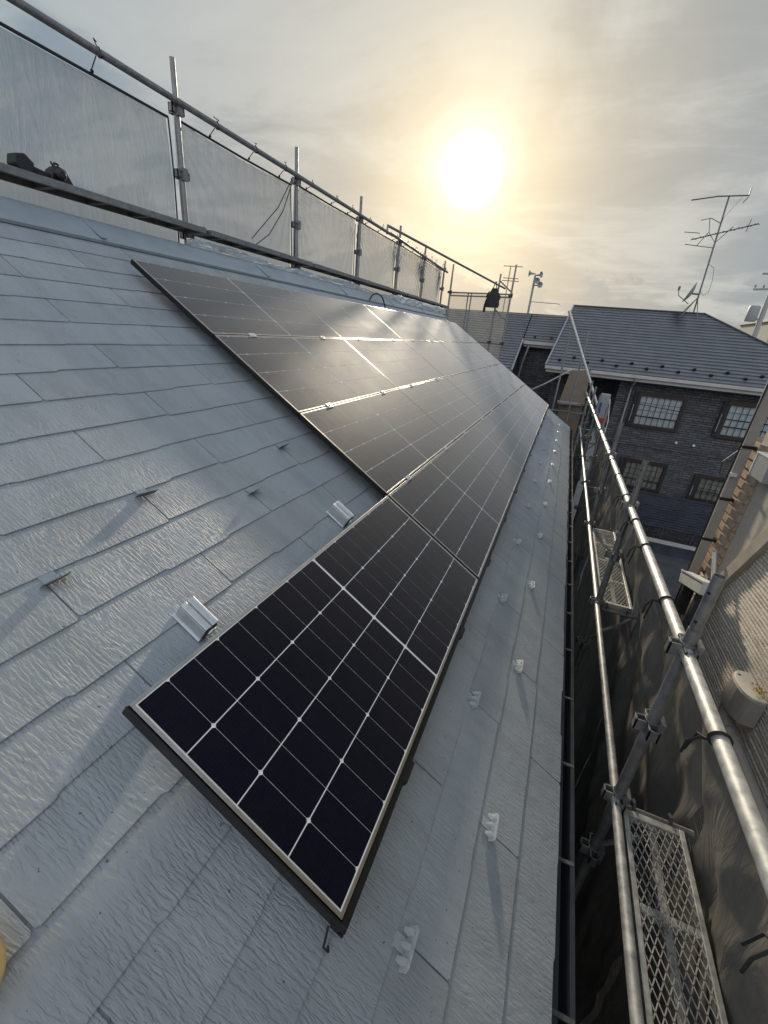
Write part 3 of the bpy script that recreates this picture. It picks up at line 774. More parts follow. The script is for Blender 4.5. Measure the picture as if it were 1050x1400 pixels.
mb = MB(); mb.grid(lambda a, b: V((bgx-.17-.05*b+.06*a-.02*math.sin(b*3), bgy-.02+.02*math.sin(a*3), .72-.36*b)), 3, 8); mb.grid(lambda a, b: V((bgx-.17-.05*b+.06*a-.02*math.sin(b*3), bgy+.02+.02*math.sin(a*3), .72-.36*b)), 3, 8)
mb.tube([(bgx-.13,bgy,.86),(bgx-.19,bgy,.74),(bgx-.15,bgy,.70)], .016, 6); mb.build('flap', M_bag, tb)

# right scaffold in the gap
RX = 3.42; RYs = [-2.35, -.55, 1.245, 3.05, 4.85, 6.65, 8.45, 10.25]
rs = empty('scaffold', (RX, 2, GZ), 'scaffold of bright steel pipes in the gap between roof eave and neighbouring wall', 'scaffold')
def rz(y): return -1.335 - .0115*(y+1)
for i, y in enumerate(RYs):
    top = -1.0 if i < 4 else -1.05
    mb = MB(); mb.pipe((RX,y,GZ), (RX,y,rz(y)+.10), .0243, 18); mb.pipe((RX,y,rz(y)+.09), (RX,y,top), .0213, 18)
    for zz in (top-.07, top-.20):
        mb.lathe([(0,.0004),(.0062,.0004),(.0062,0)], (RX-.0155,y-.0155,zz), (-1,-1,0), 10, 1); 
    mb.build('post', [M_galv2, M_black], rs, smooth=True)
    for z in (rz(y), rz(y)-.42, -2.235, -2.66):
        clampmb(RX, y, z, 0).build('clamp', M_galv2, rs, bevel=.001)
    mb = MB()
    if z: mb.tube([(RX, y, -2.285), (RX+.33, y, -2.285)], .017, 8); mb.tube([(RX, y, -2.62), (RX+.28, y, -2.31)], .013, 8)
    mb.build('transom', M_galv2, rs, smooth=True)
for i in range(len(RYs)-1):
    a, b = RYs[i], RYs[i+1]
    mb = MB(); mb.pipe((RX-.003, a+.03, rz(a)), (RX-.003, b+.02, rz(b)), .0243, 20)
    if i % 2: mb.lathe([(.0243,-.02),(.0262,-.02),(.0262,.02),(.0243,.02)], (RX-.003, b-.30, rz(b-.3)), (0,1,0), 20)
    mb.build('handrail', M_galv, rs, smooth=True)
    mb = MB(); mb.pipe((RX-.012, a+.02, -2.225), (RX-.012, b-.02, -2.235), .0205, 18); mb.build('lower_rail', M_galv, rs, smooth=True)
mb = MB(); mb.pipe((RX-.003, RYs[-1]+.02, rz(RYs[-1])), (RX-.003, 12.1, rz(12.1)), .0243, 14); mb.build('handrail', M_galv, rs, smooth=True)
for x, y, ztp in ((2.62,10.62,.12), (3.05,10.9,.10)):
    mb = MB(); mb.pipe((x,y,GZ), (x,y,ztp), .0243, 12); mb.build('post', M_galv2, rs, smooth=True)
mb = MB(); mb.pipe((2.46,10.62,.54), (3.72,10.62,-1.70), .036, 14); mb.build('brace', M_galv, rs, smooth=True)
mb = MB(); mb.tube([(2.3,10.62,-1.95),(3.45,10.62,-1.95)], .02, 10); mb.build('transom', M_galv2, rs, smooth=True)
mb = MB(); mb.tube([(RX, .2, -5.2), (RX-.02, 3.0, -3.2)], .012, 8); mb.tube([(RX, -2.2, -5.0), (RX-.02, -.5, -3.0)], .012, 8); mb.build('diagonal_rod', M_galv2, rs)
pb = steel_plank('scaffold_plank', 3.443, 3.695, -2.30, -.585, -2.245, 'bright mesh-decked scaffold plank at the lower right, nearest the camera', 'mesh planks in the gap scaffold', True)
steel_plank('scaffold_plank', 3.443, 3.695, 1.29, 3.00, -2.245, 'mesh-decked scaffold plank further along the gap, beyond the nearest mesh sheet', 'mesh planks in the gap scaffold', True)
steel_plank('scaffold_plank', 2.70, 3.28, 10.22, 10.50, -1.66, 'short pale plank end just past the far corner of the eave', 'mesh planks in the gap scaffold', False)
# dark mesh sheets on the right scaffold
def side_sheet(y0, y1, label, seed, out=1.0, bottom=-6.3, top=-.03):
    root = empty('mesh_sheet', (RX+.3, y0, bottom), label, 'mesh sheet', 'dark mesh sheets of the gap scaffold')
    rnd = random.Random(seed); L = y1-y0
    prof = [(0,.012,-.02),(.06,.09,-.12),(.16,.205,-.38),(.30,.285,-.72),(.42,.325,-1.0),(.6,.345,-1.7),(1,.36,-5.4)]
    def pr(b):
        for (b0,x0,z0),(b1,x1,z1) in zip(prof, prof[1:]):
            if b <= b1: f = (b-b0)/(b1-b0); return x0+(x1-x0)*f, z0+(z1-z0)*f
    def fn(a, b):
        x, z = pr(min(b, 1)); y = y0 + a*L
        gather = .05*math.sin(math.pi*2*a*3 + seed)*max(0, 1-b*6)
        n = mnoise.noise(V((y*2.4, z*1.4, seed*2.7)))*.050 + abs(mnoise.noise(V((y*4+z*2.2, z*.7-y*.5, seed))))*.030 - .008 + mnoise.noise(V((y*9, z*1.2, seed)))*.010
        n += .018*math.sin(8*(y-y0)*(1+.4*b) - z*5 + 2*mnoise.noise(V((y, z, seed))))*max(0, 1-abs(b-.3)*2)
        k = min(1, b*7)*out
        sag = .06*(1-abs((a*3) % 1 - .5)*2)*(1-min(1, b*8))
        return V((RX + x*1.0 + n*k, y + gather*.3, rz(y) - sag + z))
    mb = MB(); mb.grid(fn, 80, 110); sh = mb.build('cloth', M_net2, root, smooth=True)
    for k in range(3):
        mb = MB()
        y = y0 + L*(k+.5)/3 + rnd.uniform(-.08,.08); z = rz(y)
        for q in range(2): mb.tube([(RX-.003+.029*math.cos(s_), y+.006*q+.005*math.sin(s_*.5), z+.029*math.sin(s_)) for s_ in [j*.45 for j in range(15)]], .0032, 5)
        sx_ = rnd.uniform(-.03,.03)
        mb.tube([(RX-.03, y, z-.005), (RX-.065, y-.015, z+.004), (RX-.085, y-.03+sx_, z-.03), (RX-.088, y-.035+sx_, z-.075)], .0042, 5)
        mb.tube([(RX-.03, y, z-.008), (RX-.05, y+.03, z-.02), (RX-.055, y+.045, z-.10-.05*rnd.random())], .0036, 5)
        mb.build('tie', M_cord, sh, smooth=True)
    return root
side_sheet(-2.5, -.62, 'dark brown-grey mesh sheet at the lower right, hanging beside the nearest plank', 3)
side_sheet(-.50, 1.26, 'crumpled dark mesh sheet between the two nearest posts of the gap scaffold', 5, 1.25)
side_sheet(1.22, 3.02, 'dark mesh sheet behind the second mesh plank', 8)
side_sheet(3.0, 4.84, 'mesh sheet fourth along the gap scaffold rail', 12)
side_sheet(4.82, 6.64, 'mesh sheet fifth along the gap scaffold rail', 14)
side_sheet(6.6, 8.44, 'mesh sheet sixth along the gap scaffold rail', 17)

# ------------------------------------------------------------------ neighbour on the right
WX = 4.15
nh = empty('stucco_house', (WX, -1, GZ), 'beige stucco house close on the right, its ribbed wall lit at a low angle', 'house')
mb = MB(); Yc = 1.62
# slanted boundary between ribbed and smooth stucco, rising towards the camera
def band_y(z): return 1.27 - (z+1.92)*.62
z = -6.3; pitch = .026; i = 0
rr = random.Random(5)
while z < -.2:
    yy = band_y(z+pitch/2) if z > -1.92 else Yc
    yy = max(yy, -3.2)
    d_ = .0065 + rr.uniform(-.0025,.003)
    if yy > -3.1:
        segs = max(2, int((yy+4)/.05)); vs = []; 
        for k in range(segs+1):
            y = -4 + (yy+4)*k/segs; j_ = .0050*mnoise.noise(V((y*14, z*60, 1)))
            vs += [(WX, y, z+j_*.5), (WX-d_+j_, y, z+pitch*.30), (WX-d_+j_*.7, y, z+pitch*.58), (WX, y, z+pitch*.85), (WX, y, z+pitch)]
        for k in range(segs):
            for q in range(4): mb.add([vs[k*5+q], vs[(k+1)*5+q], vs[(k+1)*5+q+1], vs[k*5+q+1]], [(0,1,2,3)])
    z += pitch
mb.build('ribbed_wall', M_rib, nh)
mb = MB(); mb.box((WX+.012, -4, GZ), (WX+2.4, Yc-.02, 1.2)); mb.build('wall', M_stucco, nh)
mb = MB(); a_, b_ = V((WX-.02, band_y(-1.95)-.01, -1.95)), V((WX-.02, band_y(-.2), -.2)); mb.bar(a_, b_, .105, .050, (1,0,0)); mb.build('trim_board', M_band, nh, bevel=.004)
# timber slats at the far corner
mb = MB()
for k in range(15):
    z = -.86 - k*.072
    mb.box((WX-.006, Yc-.23, z), (WX+.010, Yc+.22, z+.050))
mb.build('slat_panel', M_slat, nh)
mb = MB(); mb.box((WX+.012, Yc-.02, GZ), (WX+2.0, Yc+.26, -.80)); mb.box((WX+.004, Yc-.02, -2.6), (WX+.012, Yc+.26, -1.84)); mb.build('timber_backing', M_slatd, nh)
# downspout with dark straps
ds = MB(); px, py = WX-.06, Yc+.0
ds.box((px-.032, py-.032, GZ), (px+.032, py+.032, .3)); dsp = ds.build('downspout', M_pvc, nh, bevel=.006)
mb = MB()
for z in (-.86, -1.27, -1.62): mb.box((px-.037, py-.037, z), (px+.060, py+.037, z+.022))
mb.tube([(px-.04,py-.04,-.2),(px-.055,py-.045,-1.2),(px-.05,py-.06,-2.4)], .006, 6); mb.tube([(px-.035,py-.035,-.86),(px-.11,py-.02,-.98),(px-.10,py-.02,-1.08)], .004, 5); mb.build('strap', M_black, dsp)
mb = MB(); mb.box((px-.05, py-.055, -1.075), (px+.0, py-.020, -1.05)); mb.build('clip', M_white, dsp)
# metal meter box high on the corner
mx_ = MB(); mx_.box((WX-.07, 1.14, -1.00), (WX+.0, 1.37, -.84)); mbx = mx_.build('meter_box', M_greym, nh, bevel=.006)
mb = MB(); mb.box((WX-.076, 1.13, -.84), (WX+.0, 1.38, -.832)); mb.box((WX-.074,1.362,-1.0),(WX-.070,1.375,-.84)); mb.build('lid', M_white, mbx)
# white hopper tray with a white pipe
hp = empty('gutter_tray', (4.0, 1.3, -1.95), 'white metal gutter tray behind the nearest scaffold post top', 'tray')
mb = MB(); q = [V((4.05,1.50,-1.90)), V((4.05,1.10,-1.745))]
mb.bar((4.03,1.52,-1.945),(4.03,1.06,-1.80), .09, .100, (0,0,1)); mb.build('tray', M_white, hp, bevel=.004)
mb = MB(); mb.bar((3.983,1.525,-1.893),(3.983,1.055,-1.748), .010, .012); mb.build('rim', M_white, hp)
mb = MB(); mb.tube([(4.06,1.30,-1.60),(4.06,1.12,-1.76)], .014, 10); mb.build('pipe', M_white, hp, smooth=True)
for q_ in (((4.02,1.45,-2.25),(4.10,1.50,-1.96)), ((4.02,1.15,-2.25),(4.10,1.20,-1.90))): mb = MB(); mb.box(*q_); mb.build('bracket', M_dark, hp)
# D shaped rain hopper and pvc pipe
rh = empty('drain_hopper', (4.0, .70, -2.5), 'beige rounded drain hopper on the ribbed wall with a weed on top', 'drain hopper')
mb = MB(); cx_, cy_ = WX-.012, .26
dpoly = [(cx_, cy_-.13)] + [(cx_-.055-.060*math.cos(a), cy_+.13*math.sin(a)) for a in [(-90+k*18)*math.pi/180 for k in range(11)]] + [(cx_, cy_+.13)]
mb.prism(dpoly, -2.135, -1.96, 2); mb.build('hopper', M_pvc, rh, bevel=.006)
M_cream = mat('cream cover', (.62,.58,.48), .5, 0, .08, 30)
mb = MB(); mb.prism([(cx_+(x-cx_)*.95, cy_+(y-cy_)*.95) for x, y in dpoly], -1.961, -1.950, 2); mb.build('lid', M_cream, rh, bevel=.004)
mb = MB(); mb.lathe([(0,.0006),(.008,.0006)], (cx_-.075, cy_+.075, -1.9495), n=10); mb.build('screw_hole', M_black, rh)
mb = MB()
for k in range(60):
    c = V((cx_-.03+random.gauss(0,.018), cy_-.06+random.gauss(0,.03), -1.945+abs(random.gauss(0,.018)))); a = random.random()*6; s_ = .012
    mb.add([c, c+V((math.cos(a)*s_, math.sin(a)*s_, s_*.6)), c+V((math.cos(a+1)*s_, math.sin(a+1)*s_, s_))], [(0,1,2)])
mb.build('dry_weed', M_leaf, rh)
mb = MB(); mb.tube([(cx_-.055,cy_+.05,-2.12),(cx_-.055,cy_+.05,-2.19),(cx_-.055,cy_+.03,-2.235),(cx_-.055,cy_-.04,-2.26)], .044, 16)
mb.tube([(cx_-.055,cy_-.03,-2.258),(cx_-.055,cy_-2.6,-2.30)], .034, 16); mb.tube([(cx_-.055,cy_-.07,-2.259),(cx_-.055,cy_-.13,-2.260)], .040, 16); mb.build('pipe', M_pvc, rh, smooth=True)

# ------------------------------------------------------------------ dark brick house beyond
HY = 14.0
bh = empty('brick_house', (6, HY, GZ), 'dark blue-grey brick house with slatted roof across the gap', 'house')
mb = MB()
wins = [(5.10, 6.42, -2.50, -1.49), (7.53, 8.85, -2.47, -1.45), (5.28, 6.54, -4.58, -3.66), (7.52, 8.84, -4.60, -3.80)]
# wall with real openings
x0, x1, zb_, zt_ = 4.45, 10.6, GZ, -.80
xs = sorted({x0, x1, *[w_[0] for w_ in wins], *[w_[1] for w_ in wins]}); zs = sorted({zb_, zt_, *[w_[2] for w_ in wins], *[w_[3] for w_ in wins]})
for i in range(len(xs)-1):
    for j in range(len(zs)-1):
        cxm, czm = (xs[i]+xs[i+1])/2, (zs[j]+zs[j+1])/2
        if any(w_[0] < cxm < w_[1] and w_[2] < czm < w_[3] for w_ in wins): continue
        mb.add([(xs[i],HY,zs[j]),(xs[i+1],HY,zs[j]),(xs[i+1],HY,zs[j+1]),(xs[i],HY,zs[j+1])], [(0,1,2,3)])
for w_ in wins:
    for p, q in (((w_[0],w_[2]),(w_[1],w_[2])), ((w_[1],w_[2]),(w_[1],w_[3])), ((w_[1],w_[3]),(w_[0],w_[3])), ((w_[0],w_[3]),(w_[0],w_[2]))):
        mb.add([(p[0],HY,p[1]),(q[0],HY,q[1]),(q[0],HY+.16,q[1]),(p[0],HY+.16,p[1])], [(0,1,2,3)])
mb.box((4.45, HY+.01, GZ), (4.70, HY+2, -.80)); mb.box((2.35, HY+1.6, GZ), (4.45, HY+1.8, -.80)); mb.box((10.6,HY,GZ),(10.8,HY+6,-.8))
mb.box((2.35, HY+1.8, GZ), (2.5, HY+3, .2)); mb.box((x0, HY-.03, -3.16), (x1, HY-.004, -3.10))
mb.build('wall', M_brick, bh)
# roof planes laid in courses
def courses(mb, e0, e1, r0_, r1_, n, t_=.034, lip=.02):
    e0, e1, r0_, r1_ = map(V, (e0, e1, r0_, r1_)); up = (e1-e0).cross(r0_-e0).normalized()
    if up.z < 0: up = -up
    for k in range(n):
        a, b = k/n, (k+1)/n
        p0, p1 = e0.lerp(r0_, a), e1.lerp(r1_, a); q0, q1 = e0.lerp(r0_, b), e1.lerp(r1_, b)
        mb.add([p0+up*t_, p1+up*t_, q1, q0, p0-up*.012, p1-up*.012], [(0,1,2,3),(4,5,1,0)])
EZ, RZ, EYY, RYY = -.93, 1.12, HY-.5, HY+3.0
mb = MB(); courses(mb, (2.08,EYY,EZ), (10.6,EYY,EZ), (2.46,RYY,RZ), (6.70,RYY,RZ), 22)
mb.add([(10.6,EYY,EZ),(10.6,RYY+3.5,EZ),(6.70,RYY,RZ)], [(0,1,2)]); mb.add([(2.08,RYY+3.5,EZ),(10.6,RYY+3.5,EZ),(6.7,RYY,RZ),(2.46,RYY,RZ)], [(3,2,1,0)])
rf = mb.build('roof', M_mroof, bh)
mb = MB(); mb.bar((2.44,RYY,RZ+.015),(6.72,RYY,RZ+.015), .14, .045); mb.bar((6.70,RYY,RZ+.02),(10.62,EYY,EZ+.03), .12, .05); mb.build('ridge_cap', M_gutter, rf)
mb = MB(); mb.bar((2.07,EYY,EZ+.005),(2.455,RYY,RZ+.005), .05, .09); mb.build('verge', M_greym, rf)
rise = V((0, RYY-EYY, RZ-EZ)); 
mbs = MB(); mbs.box((-.045,-.04,0),(.045,.0,.075)); mbs.box((-.045,-.04,.0),(.045,.05,.006))
sg0 = None
for k in range(10):
    for r_ in (0, 1):
        x = 2.45 + k*.86 + r_*.43; f = .075 + .055*r_
        if x > 9.6: continue
        p = V((x, EYY, EZ)) + rise*f + V((0,0,.02))
        if sg0 is None: sg0 = mbs.build('snow_guard', M_black); sg0.parent = rf; o = sg0
        else: o = sg0.copy(); COL.objects.link(o); o.parent = rf
        o.location = p - bh.location; o.rotation_euler = (math.atan2(rise.z, rise.y), 0, 0)
mb = MB(); mb.box((2.06,EYY-.09,EZ-.10),(10.65,EYY+.0,EZ-.005)); mb.box((2.10,EYY+.002,EZ-.20),(10.6,EYY+.05,EZ-.02)); mb.build('gutter', M_fascia, bh, bevel=.01)
mb = MB(); mb.box((2.12,EYY+.05,EZ-.22),(10.6,HY+1.6,EZ-.19)); mb.build('soffit', M_gutter, bh)
mb = MB(); mb.tube([(4.80,EYY-.04,EZ-.10),(4.80,EYY-.04,EZ-.18),(4.80,HY-.05,EZ-.42),(4.80,HY-.05,GZ)], .032, 10); mb.lathe([(.03,-.12),(.07,0)], (4.80,EYY-.04,EZ-.08), n=10); mb.build('downspout', M_greym, bh, smooth=True)
for wi, (a, b, lo, hi) in enumerate(wins):
    mb = MB(); f = .068
    for l_, h_ in (((a-.03,HY-.06,lo-.06),(b+.03,HY+.06,lo+f-.02)), ((a-.03,HY-.06,hi-f),(b+.03,HY+.06,hi+.06)), ((a-.03,HY-.05,lo+f-.02),(a+f,HY+.06,hi-f)), ((b-f,HY-.05,lo+f-.02),(b+.03,HY+.06,hi-f))): mb.box(l_, h_)
    wf = mb.build('window', M_brown, bh, bevel=.006)
    mb = MB(); mb.box((a+f,HY+.03,lo+f-.02),(b-f,HY+.036,hi-f)); mb.build('pane', M_glass, wf)
    mb = MB(); mb.grid(lambda s_, t_: V((a+f+(b-a-2*f)*s_, HY+.060+.010*math.sin(s_*70+1.5*math.sin(s_*17)), lo+.02+(hi-lo-.05)*t_)), 160, 2); mb.build('curtain', M_curt if wi < 2 else M_far, wf, smooth=True)
    mb = MB(); nx = 7
    for k in range(1, nx): xx = a+f+(b-a-2*f)*k/nx; mb.box((xx-.007,HY-.004,lo+f-.02),(xx+.007,HY+.012,hi-f))
    for k in range(1, 4): zz = lo+f+(hi-lo-2*f)*k/4; mb.box((a+f,HY-.010,zz-.006),(b-f,HY-.004,zz+.006))
    mb.box((a+f,HY-.06,lo+.30),(b-f,HY-.045,lo+.325)); mb.build('grille', M_black, wf)
    mb = MB(); mb.box((a-.14,HY-.07,lo-.03),(a-.034,HY-.003,hi+.03)); mb.box((a-.10,HY-.085,lo+.12),(a-.08,HY-.072,hi-.35), 1); mb.build('shutter', [M_blackglow, M_greym], wf)
mb = MB(); mb.lathe([(0,.05),(.035,.045),(.045,0)], (6.55,HY,-2.87), (0,-1,0), 10); mb.lathe([(0,.05),(.035,.045),(.045,0)], (7.05,HY,-2.88), (0,-1,0), 10); mb.build('vent_cap', M_white, bh)
# rear wing of that house, its roof lower to the left
wg = empty('brick_house', (0, 17.5, GZ), 'rear brick wing with a grey slatted roof left of the main dark house', 'house')
mb = MB(); courses(mb, (.97,15.9,-.23), (2.44,15.9,-.23), (.97,17.6,.76), (2.44,17.6,.80), 11); courses(mb, (-4.5,14.1,-1.28), (.93,14.1,-1.28), (-4.5,17.6,.74), (.93,17.6,.76), 23)
mb.add([(-4.5,17.6,.74),(2.44,17.6,.80),(2.44,20,-.6),(-4.5,20,-.6)], [(0,1,2,3)])
wr = mb.build('roof', M_mroof, wg)
mb = MB(); mb.bar((.95,14.1,-1.27),(.95,15.9,-.225), .05, .10); mb.build('verge', M_greym, wr)
mb = MB()
for x, f in ((1.35,.1),(1.95,.1),(2.3,.2)): p = V((x,15.9,-.23)).lerp(V((x,17.6,.78)), f); mb.box((p.x-.045,p.y-.03,p.z),(p.x+.045,p.y+.03,p.z+.085))
mb.build('snow_guard', M_black, wr)
mb = MB(); mb.box((.98,15.81,-.36),(2.44,15.90,-.24)); mb.box((1.0,15.91,-.45),(2.44,15.96,-.25)); mb.build('gutter', M_fascia, wg, bevel=.008)
mb = MB(); mb.box((.9,16.2,GZ),(2.7,16.4,-.25)); mb.box((-4.3,14.6,GZ),(.88,17,-1.3)); mb.add([(.89,14.6,-1.3),(.89,16.4,-1.3),(.89,16.4,.1),(.89,14.6,-1.02)], [(0,1,2,3)]); mb.build('wall', M_brick, wg)
mb = MB(); mb.tube([(1.22,15.86,-.4),(1.1,15.9,-1.0),(.95,16.1,-2.6)], .035, 8); mb.build('downspout', M_pvc, wg, smooth=True)
# TV mast with yagis and a dish
an = empty('tv_antenna', (6.45, 17, 1.12), 'tall leaning TV antenna mast with a satellite dish on the brick house ridge', 'antenna')
M_ant = mat('aluminium rods', (.16,.15,.14), .5, .5, .2, 40)
foot, tip = V((6.38,17,1.15)), V((6.21,17,4.50)); tip = V((6.26,16.9,4.50))
mb = MB(); mb.tube([foot, foot.lerp(tip,.5), tip], .024, 8); mb.build('mast', M_ant, an)
mb = MB()
for dx, dy in ((-.42,-.35),(.12,-.35),(.10,.35),(-.40,.35)): mb.tube([V((6.36,17,1.62)), V((6.36+dx,17+dy,1.12-abs(dy)*.55))], .014, 6)
mb.build('roof_stand', M_ant, an)
at_ = lambda f: foot.lerp(tip, f)
mb = MB(); c = at_(.99); mb.tube([c+V((-1.0,.1,-.04)), c+V((-.3,0,.03)), c+V((.52,-.1,.02))], .020, 6); mb.tube([c+V((.50,-.1,.22)), c+V((.50,-.1,-.02)), c+V((.40,-.12,-.18))], .016, 6); mb.tube([c+V((.36,0,.0)), c+V((.05,0,-.55)), at_(.73)], .005, 4); mb.build('vhf_antenna', M_ant, an)
mb = MB(); c = at_(.70); dirv = V((1.0,-.2,.24)).normalized()
mb.tube([c-dirv*.72, c+dirv*1.02], .018, 6)
for k in range(9): p = c + dirv*(-.62+k*.20); s_ = .24-.012*k; mb.tube([p+V((-.10,-s_,-.02)), p+V((.10,s_,.02))], .009, 5)
mb.tube([c+V((-.95,.1,.05)), c+V((-.50,0,.0))], .012, 5); mb.tube([c+V((-.60,-.1,.34)),c+V((-.32,.0,.42)),c+V((.0,.1,.30))], .012, 5); mb.tube([c+V((-.36,0,.42)),c+V((-.26,0,.05)),c+V((-.48,0,-.35))], .012, 5); mb.tube([c+V((-.85,0,-.32)),c+V((.0,.05,-.40))], .012, 5); mb.tube([c+V((-.25,0,.02)), at_(.62), c+V((.35,-.05,.18))], .012, 5); mb.tube([c+V((.75,-.15,.36)),c+V((.72,-.15,.02))], .012, 5)
mb.build('uhf_antenna', M_ant, an)
mb = MB(); c = V((6.12,16.85,1.72)); ax = V((-.72,.10,.28)).normalized()
prof_d = [(.0,.0)] + [(r_*.33, .10*r_*r_) for r_ in (.25,.5,.75,1)] + [(.335,.10),(.33,.085)] + [(r_*.33, .10*r_*r_-.012) for r_ in (.75,.5,.25,.02)]
mb.lathe(prof_d, c, ax, 22); dish = mb.build('dish', mat('dish grey', (.30,.29,.28), .5, .1, .1, 8), an, smooth=True)
mb = MB(); mb.tube([c+V((.0,0,-.33)), c+ax*.40+V((0,0,-.22)), c+ax*.46+V((0,0,-.05))], .014, 6); mb.box(tuple(c+ax*.46+V((-.04,-.04,-.08))), tuple(c+ax*.46+V((.04,.04,.04)))); mb.tube([c-ax*.02, V((6.36,16.98,1.72))], .03, 6); mb.build('feed_arm', M_ant, dish)
mb = MB(); mb.tube([at_(.44), at_(.40)+V((.20,0,.02)), at_(.30)+V((.26,0,0)), at_(.19)+V((.25,0,0)), at_(.17)+V((.12,0,-.03)), at_(.2)], .006, 4); mb.build('cable', M_cord, an)
# slatted fence and curb in front of the brick house
fc = empty('fence', (7, 13, GZ), 'dark slatted fence panel standing before the lower windows of the brick house', 'fence')
mb = MB()
for k in range(13): mb.box((5.15, 13.40, -5.62+k*.088), (9.6, 13.42, -5.62+k*.088+.062))
mb.build('slat_panel', M_fence, fc)
for k in range(6):
    mb = MB(); mb.box((5.15+k*.88, 13.42, GZ), (5.20+k*.88, 13.47, -4.45)); mb.build('post', M_fence, fc)
cw_ = empty('boundary_wall', (7, 12.6, GZ), 'low concrete boundary wall with a pale coping below the dark fence', 'wall')
mb = MB(); mb.box((4.4,13.0,GZ),(10.5,13.15,-6.02)); mb.build('base', M_fence, cw_); mb = MB(); mb.box((4.4,12.96,-6.018),(10.5,13.19,-5.96)); mb.build('coping', M_fascia, cw_)
ca = empty('wire', (7, 13.4, -1.9), 'thin black overhead wire sagging across the brick house windows', 'wire')
mb = MB(); mb.tube([(3.9+k*.45, 12.7, -1.62 - .10*math.sin(k*.24) - .012*k) for k in range(14)], .011, 5); mb.tube([(4.6+k*.40, 12.9, -4.72 - .05*math.sin(k*.3) - .10*k/4) for k in range(12)], .009, 5, cap=True); mb.build('strand', M_cord, ca)
# brown sheet lean-to seen past the far corner
br = empty('shed', (3.0, 11.8, GZ), 'brown sheet-covered lean-to past the far corner of the eave', 'shed')
mb = MB(); mb.box((2.80,11.75,GZ),(3.42,12.3,-1.75)); mb.add([(2.74,11.6,-1.86),(3.44,11.6,-1.80),(3.40,12.2,-.88),(2.86,12.2,-.95),(2.74,11.6,-1.90),(3.44,11.6,-1.84),(3.40,12.2,-.92),(2.86,12.2,-.99)], [(0,1,2,3),(7,6,5,4),(0,4,5,1),(1,5,6,2),(2,6,7,3),(3,7,4,0)]); mb.build('cover', M_tarp, br)
mb = MB(); mb.tube([(1.35,11.6,-1.93),(2.22,11.6,-1.38),(2.90,11.9,-.90)], .022, 6); mb.build('pole', M_pvc, br)
# bits stacked behind the far gap scaffold
ct = empty('cabinet', (4.2, 12.2, GZ), 'grey cabinet with a blue panel and red tray by the brick house corner', 'cabinet')
mb = MB(); mb.box((3.86,12.2,GZ),(4.12,12.5,-1.50)); mb.build('body', M_greym, ct, bevel=.02)
mb = MB(); mb.box((3.78,12.10,-2.5),(3.93,12.19,-1.75)); mb.build('panel', M_blue, ct); mb = MB(); mb.box((3.95,12.05,-2.28),(4.22,12.19,-2.18)); mb.build('tray', M_red, ct)
mb = MB(); mb.tube([(4.1,12.0,-1.6),(4.2,11.9,-2.2),(4.2,11.8,-3.2)], .012, 6); mb.build('hose', M_white, ct)

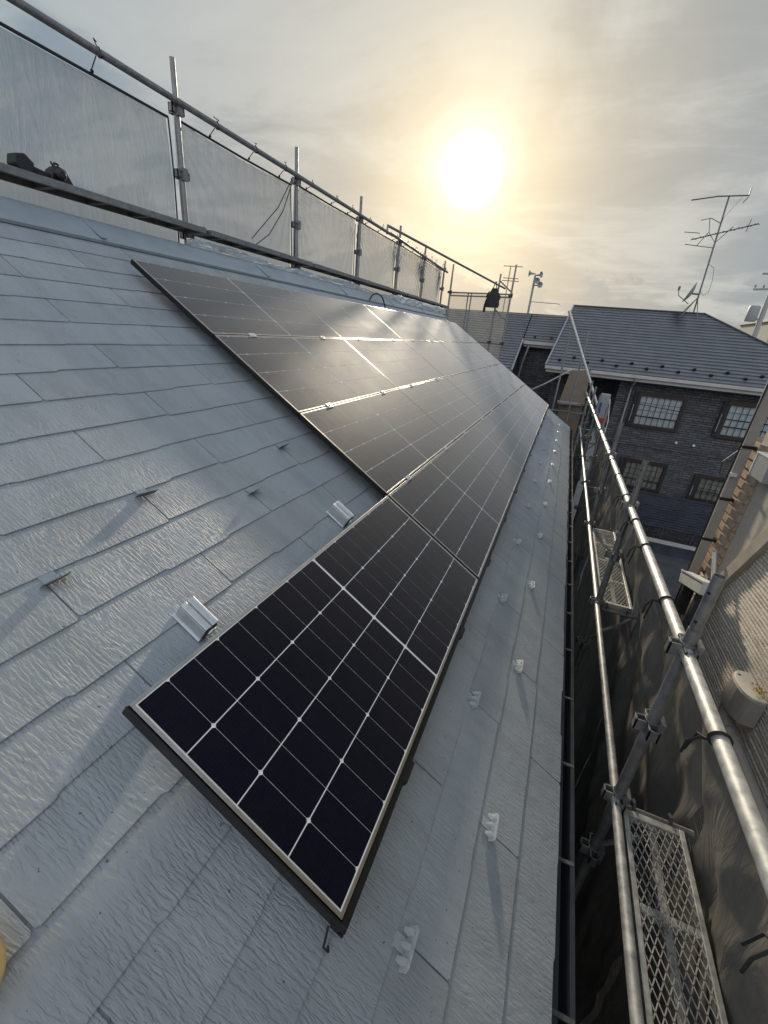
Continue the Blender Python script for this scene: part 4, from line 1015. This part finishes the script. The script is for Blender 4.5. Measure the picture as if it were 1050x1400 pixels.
# ------------------------------------------------------------------ far things
hs = empty('loudspeaker_pole', (-1.41, 40, GZ), 'distant pole with a cluster of horn loudspeakers on the skyline', 'loudspeaker')
mb = MB(); mb.tube([(-1.41,40,GZ),(-1.45,40,4.9)], .11, 8, r2=.085); mb.build('pole', M_greym, hs)
for ax, off in (((-1,-.35,0),(-.15,0,5.0)), ((.9,-.5,.1),(.15,0,4.9)), ((.5,-1,0),(.1,-.1,4.45)), ((.4,-.9,.05),(.4,0,4.15))):
    p = V((-1.45,40,0)) + V(off); mb = MB(); mb.lathe([(r_*.55, z_*.6) for r_, z_ in [(.0,0),(.12,0),(.13,.25),(.20,.45),(.42,.62),(.44,.64),(.36,.6),(.1,.4),(0,.35)]], p, ax, 14); mb.tube([p, (-1.45,40,off[2])], .05, 6); mb.build('horn', M_greym, hs, smooth=True)
mb = MB(); mb.tube([(-1.42,40,2.9),(1.0,40,2.85)], .03, 5); mb.build('arm', M_greym, hs)
fa = empty('tv_antenna', (-3.6, 40, GZ), 'small distant TV antenna behind the far end scaffold', 'antenna')
mb = MB(); mb.tube([(-3.6,40,GZ),(-3.6,40,5.5)], .04, 6); mb.build('mast', M_ant, fa)
for z, l in ((5.5,1.0),(4.6,.8),(4.4,.9)): mb = MB(); mb.tube([(-3.6-l*.6,40,z),(-3.6+l,40,z-.03)], .03, 5); mb.build('element', M_ant, fa)
up = empty('utility_pole', (15.3, 40, GZ), 'utility pole with transformer and crossarm at the right edge of the skyline', 'utility pole')
mb = MB(); mb.tube([(15.2,40,GZ),(15.0,40,7.5)], .20, 10, r2=.15); mb.build('pole', M_pvc, up)
mb = MB(); mb.lathe([(0,0),(.33,0),(.36,.1),(.36,.95),(.30,1.05),(0,1.05)], (14.45,40,2.5), n=14); mb.box((14.4,39.9,2.6),(15.2,40.1,2.75)); mb.build('transformer', M_greym, up, smooth=True)
mb = MB(); mb.bar((13.9,40,4.6),(16.6,40,4.75), .1, .12); mb.bar((14.1,40,5.6),(16.4,40,5.75), .1, .12)
for x in (14.0,14.5,15.7,16.3): mb.lathe([(0,0),(.05,0),(.07,.1),(.04,.2),(0,.22)], (x,40,4.72), n=8)
mb.build('crossarm', M_greym, up)
db = empty('distant_building', (19, 46, GZ), 'pale distant building at the right edge beside the utility pole', 'building')
mb = MB(); mb.box((17.2,44,GZ),(27,52,2.9)); mb.build('wall', M_far, db)
mb = MB(); mb.box((17.0,43.8,2.9),(27.2,52.2,3.1)); mb.build('roof', M_greym, db)
mb = MB(); [mb.box((18+k*2.2,43.96,.3),(19.2+k*2.2,43.995,1.7)) for k in range(4)]
for k in range(4):
    q = MB(); q.box((18+k*2.2,43.96,.3),(19.2+k*2.2,43.995,1.7)); q.build('window', M_blackglow, db)
for o in COL.objects:
    if '_org' in o: del o['_org']
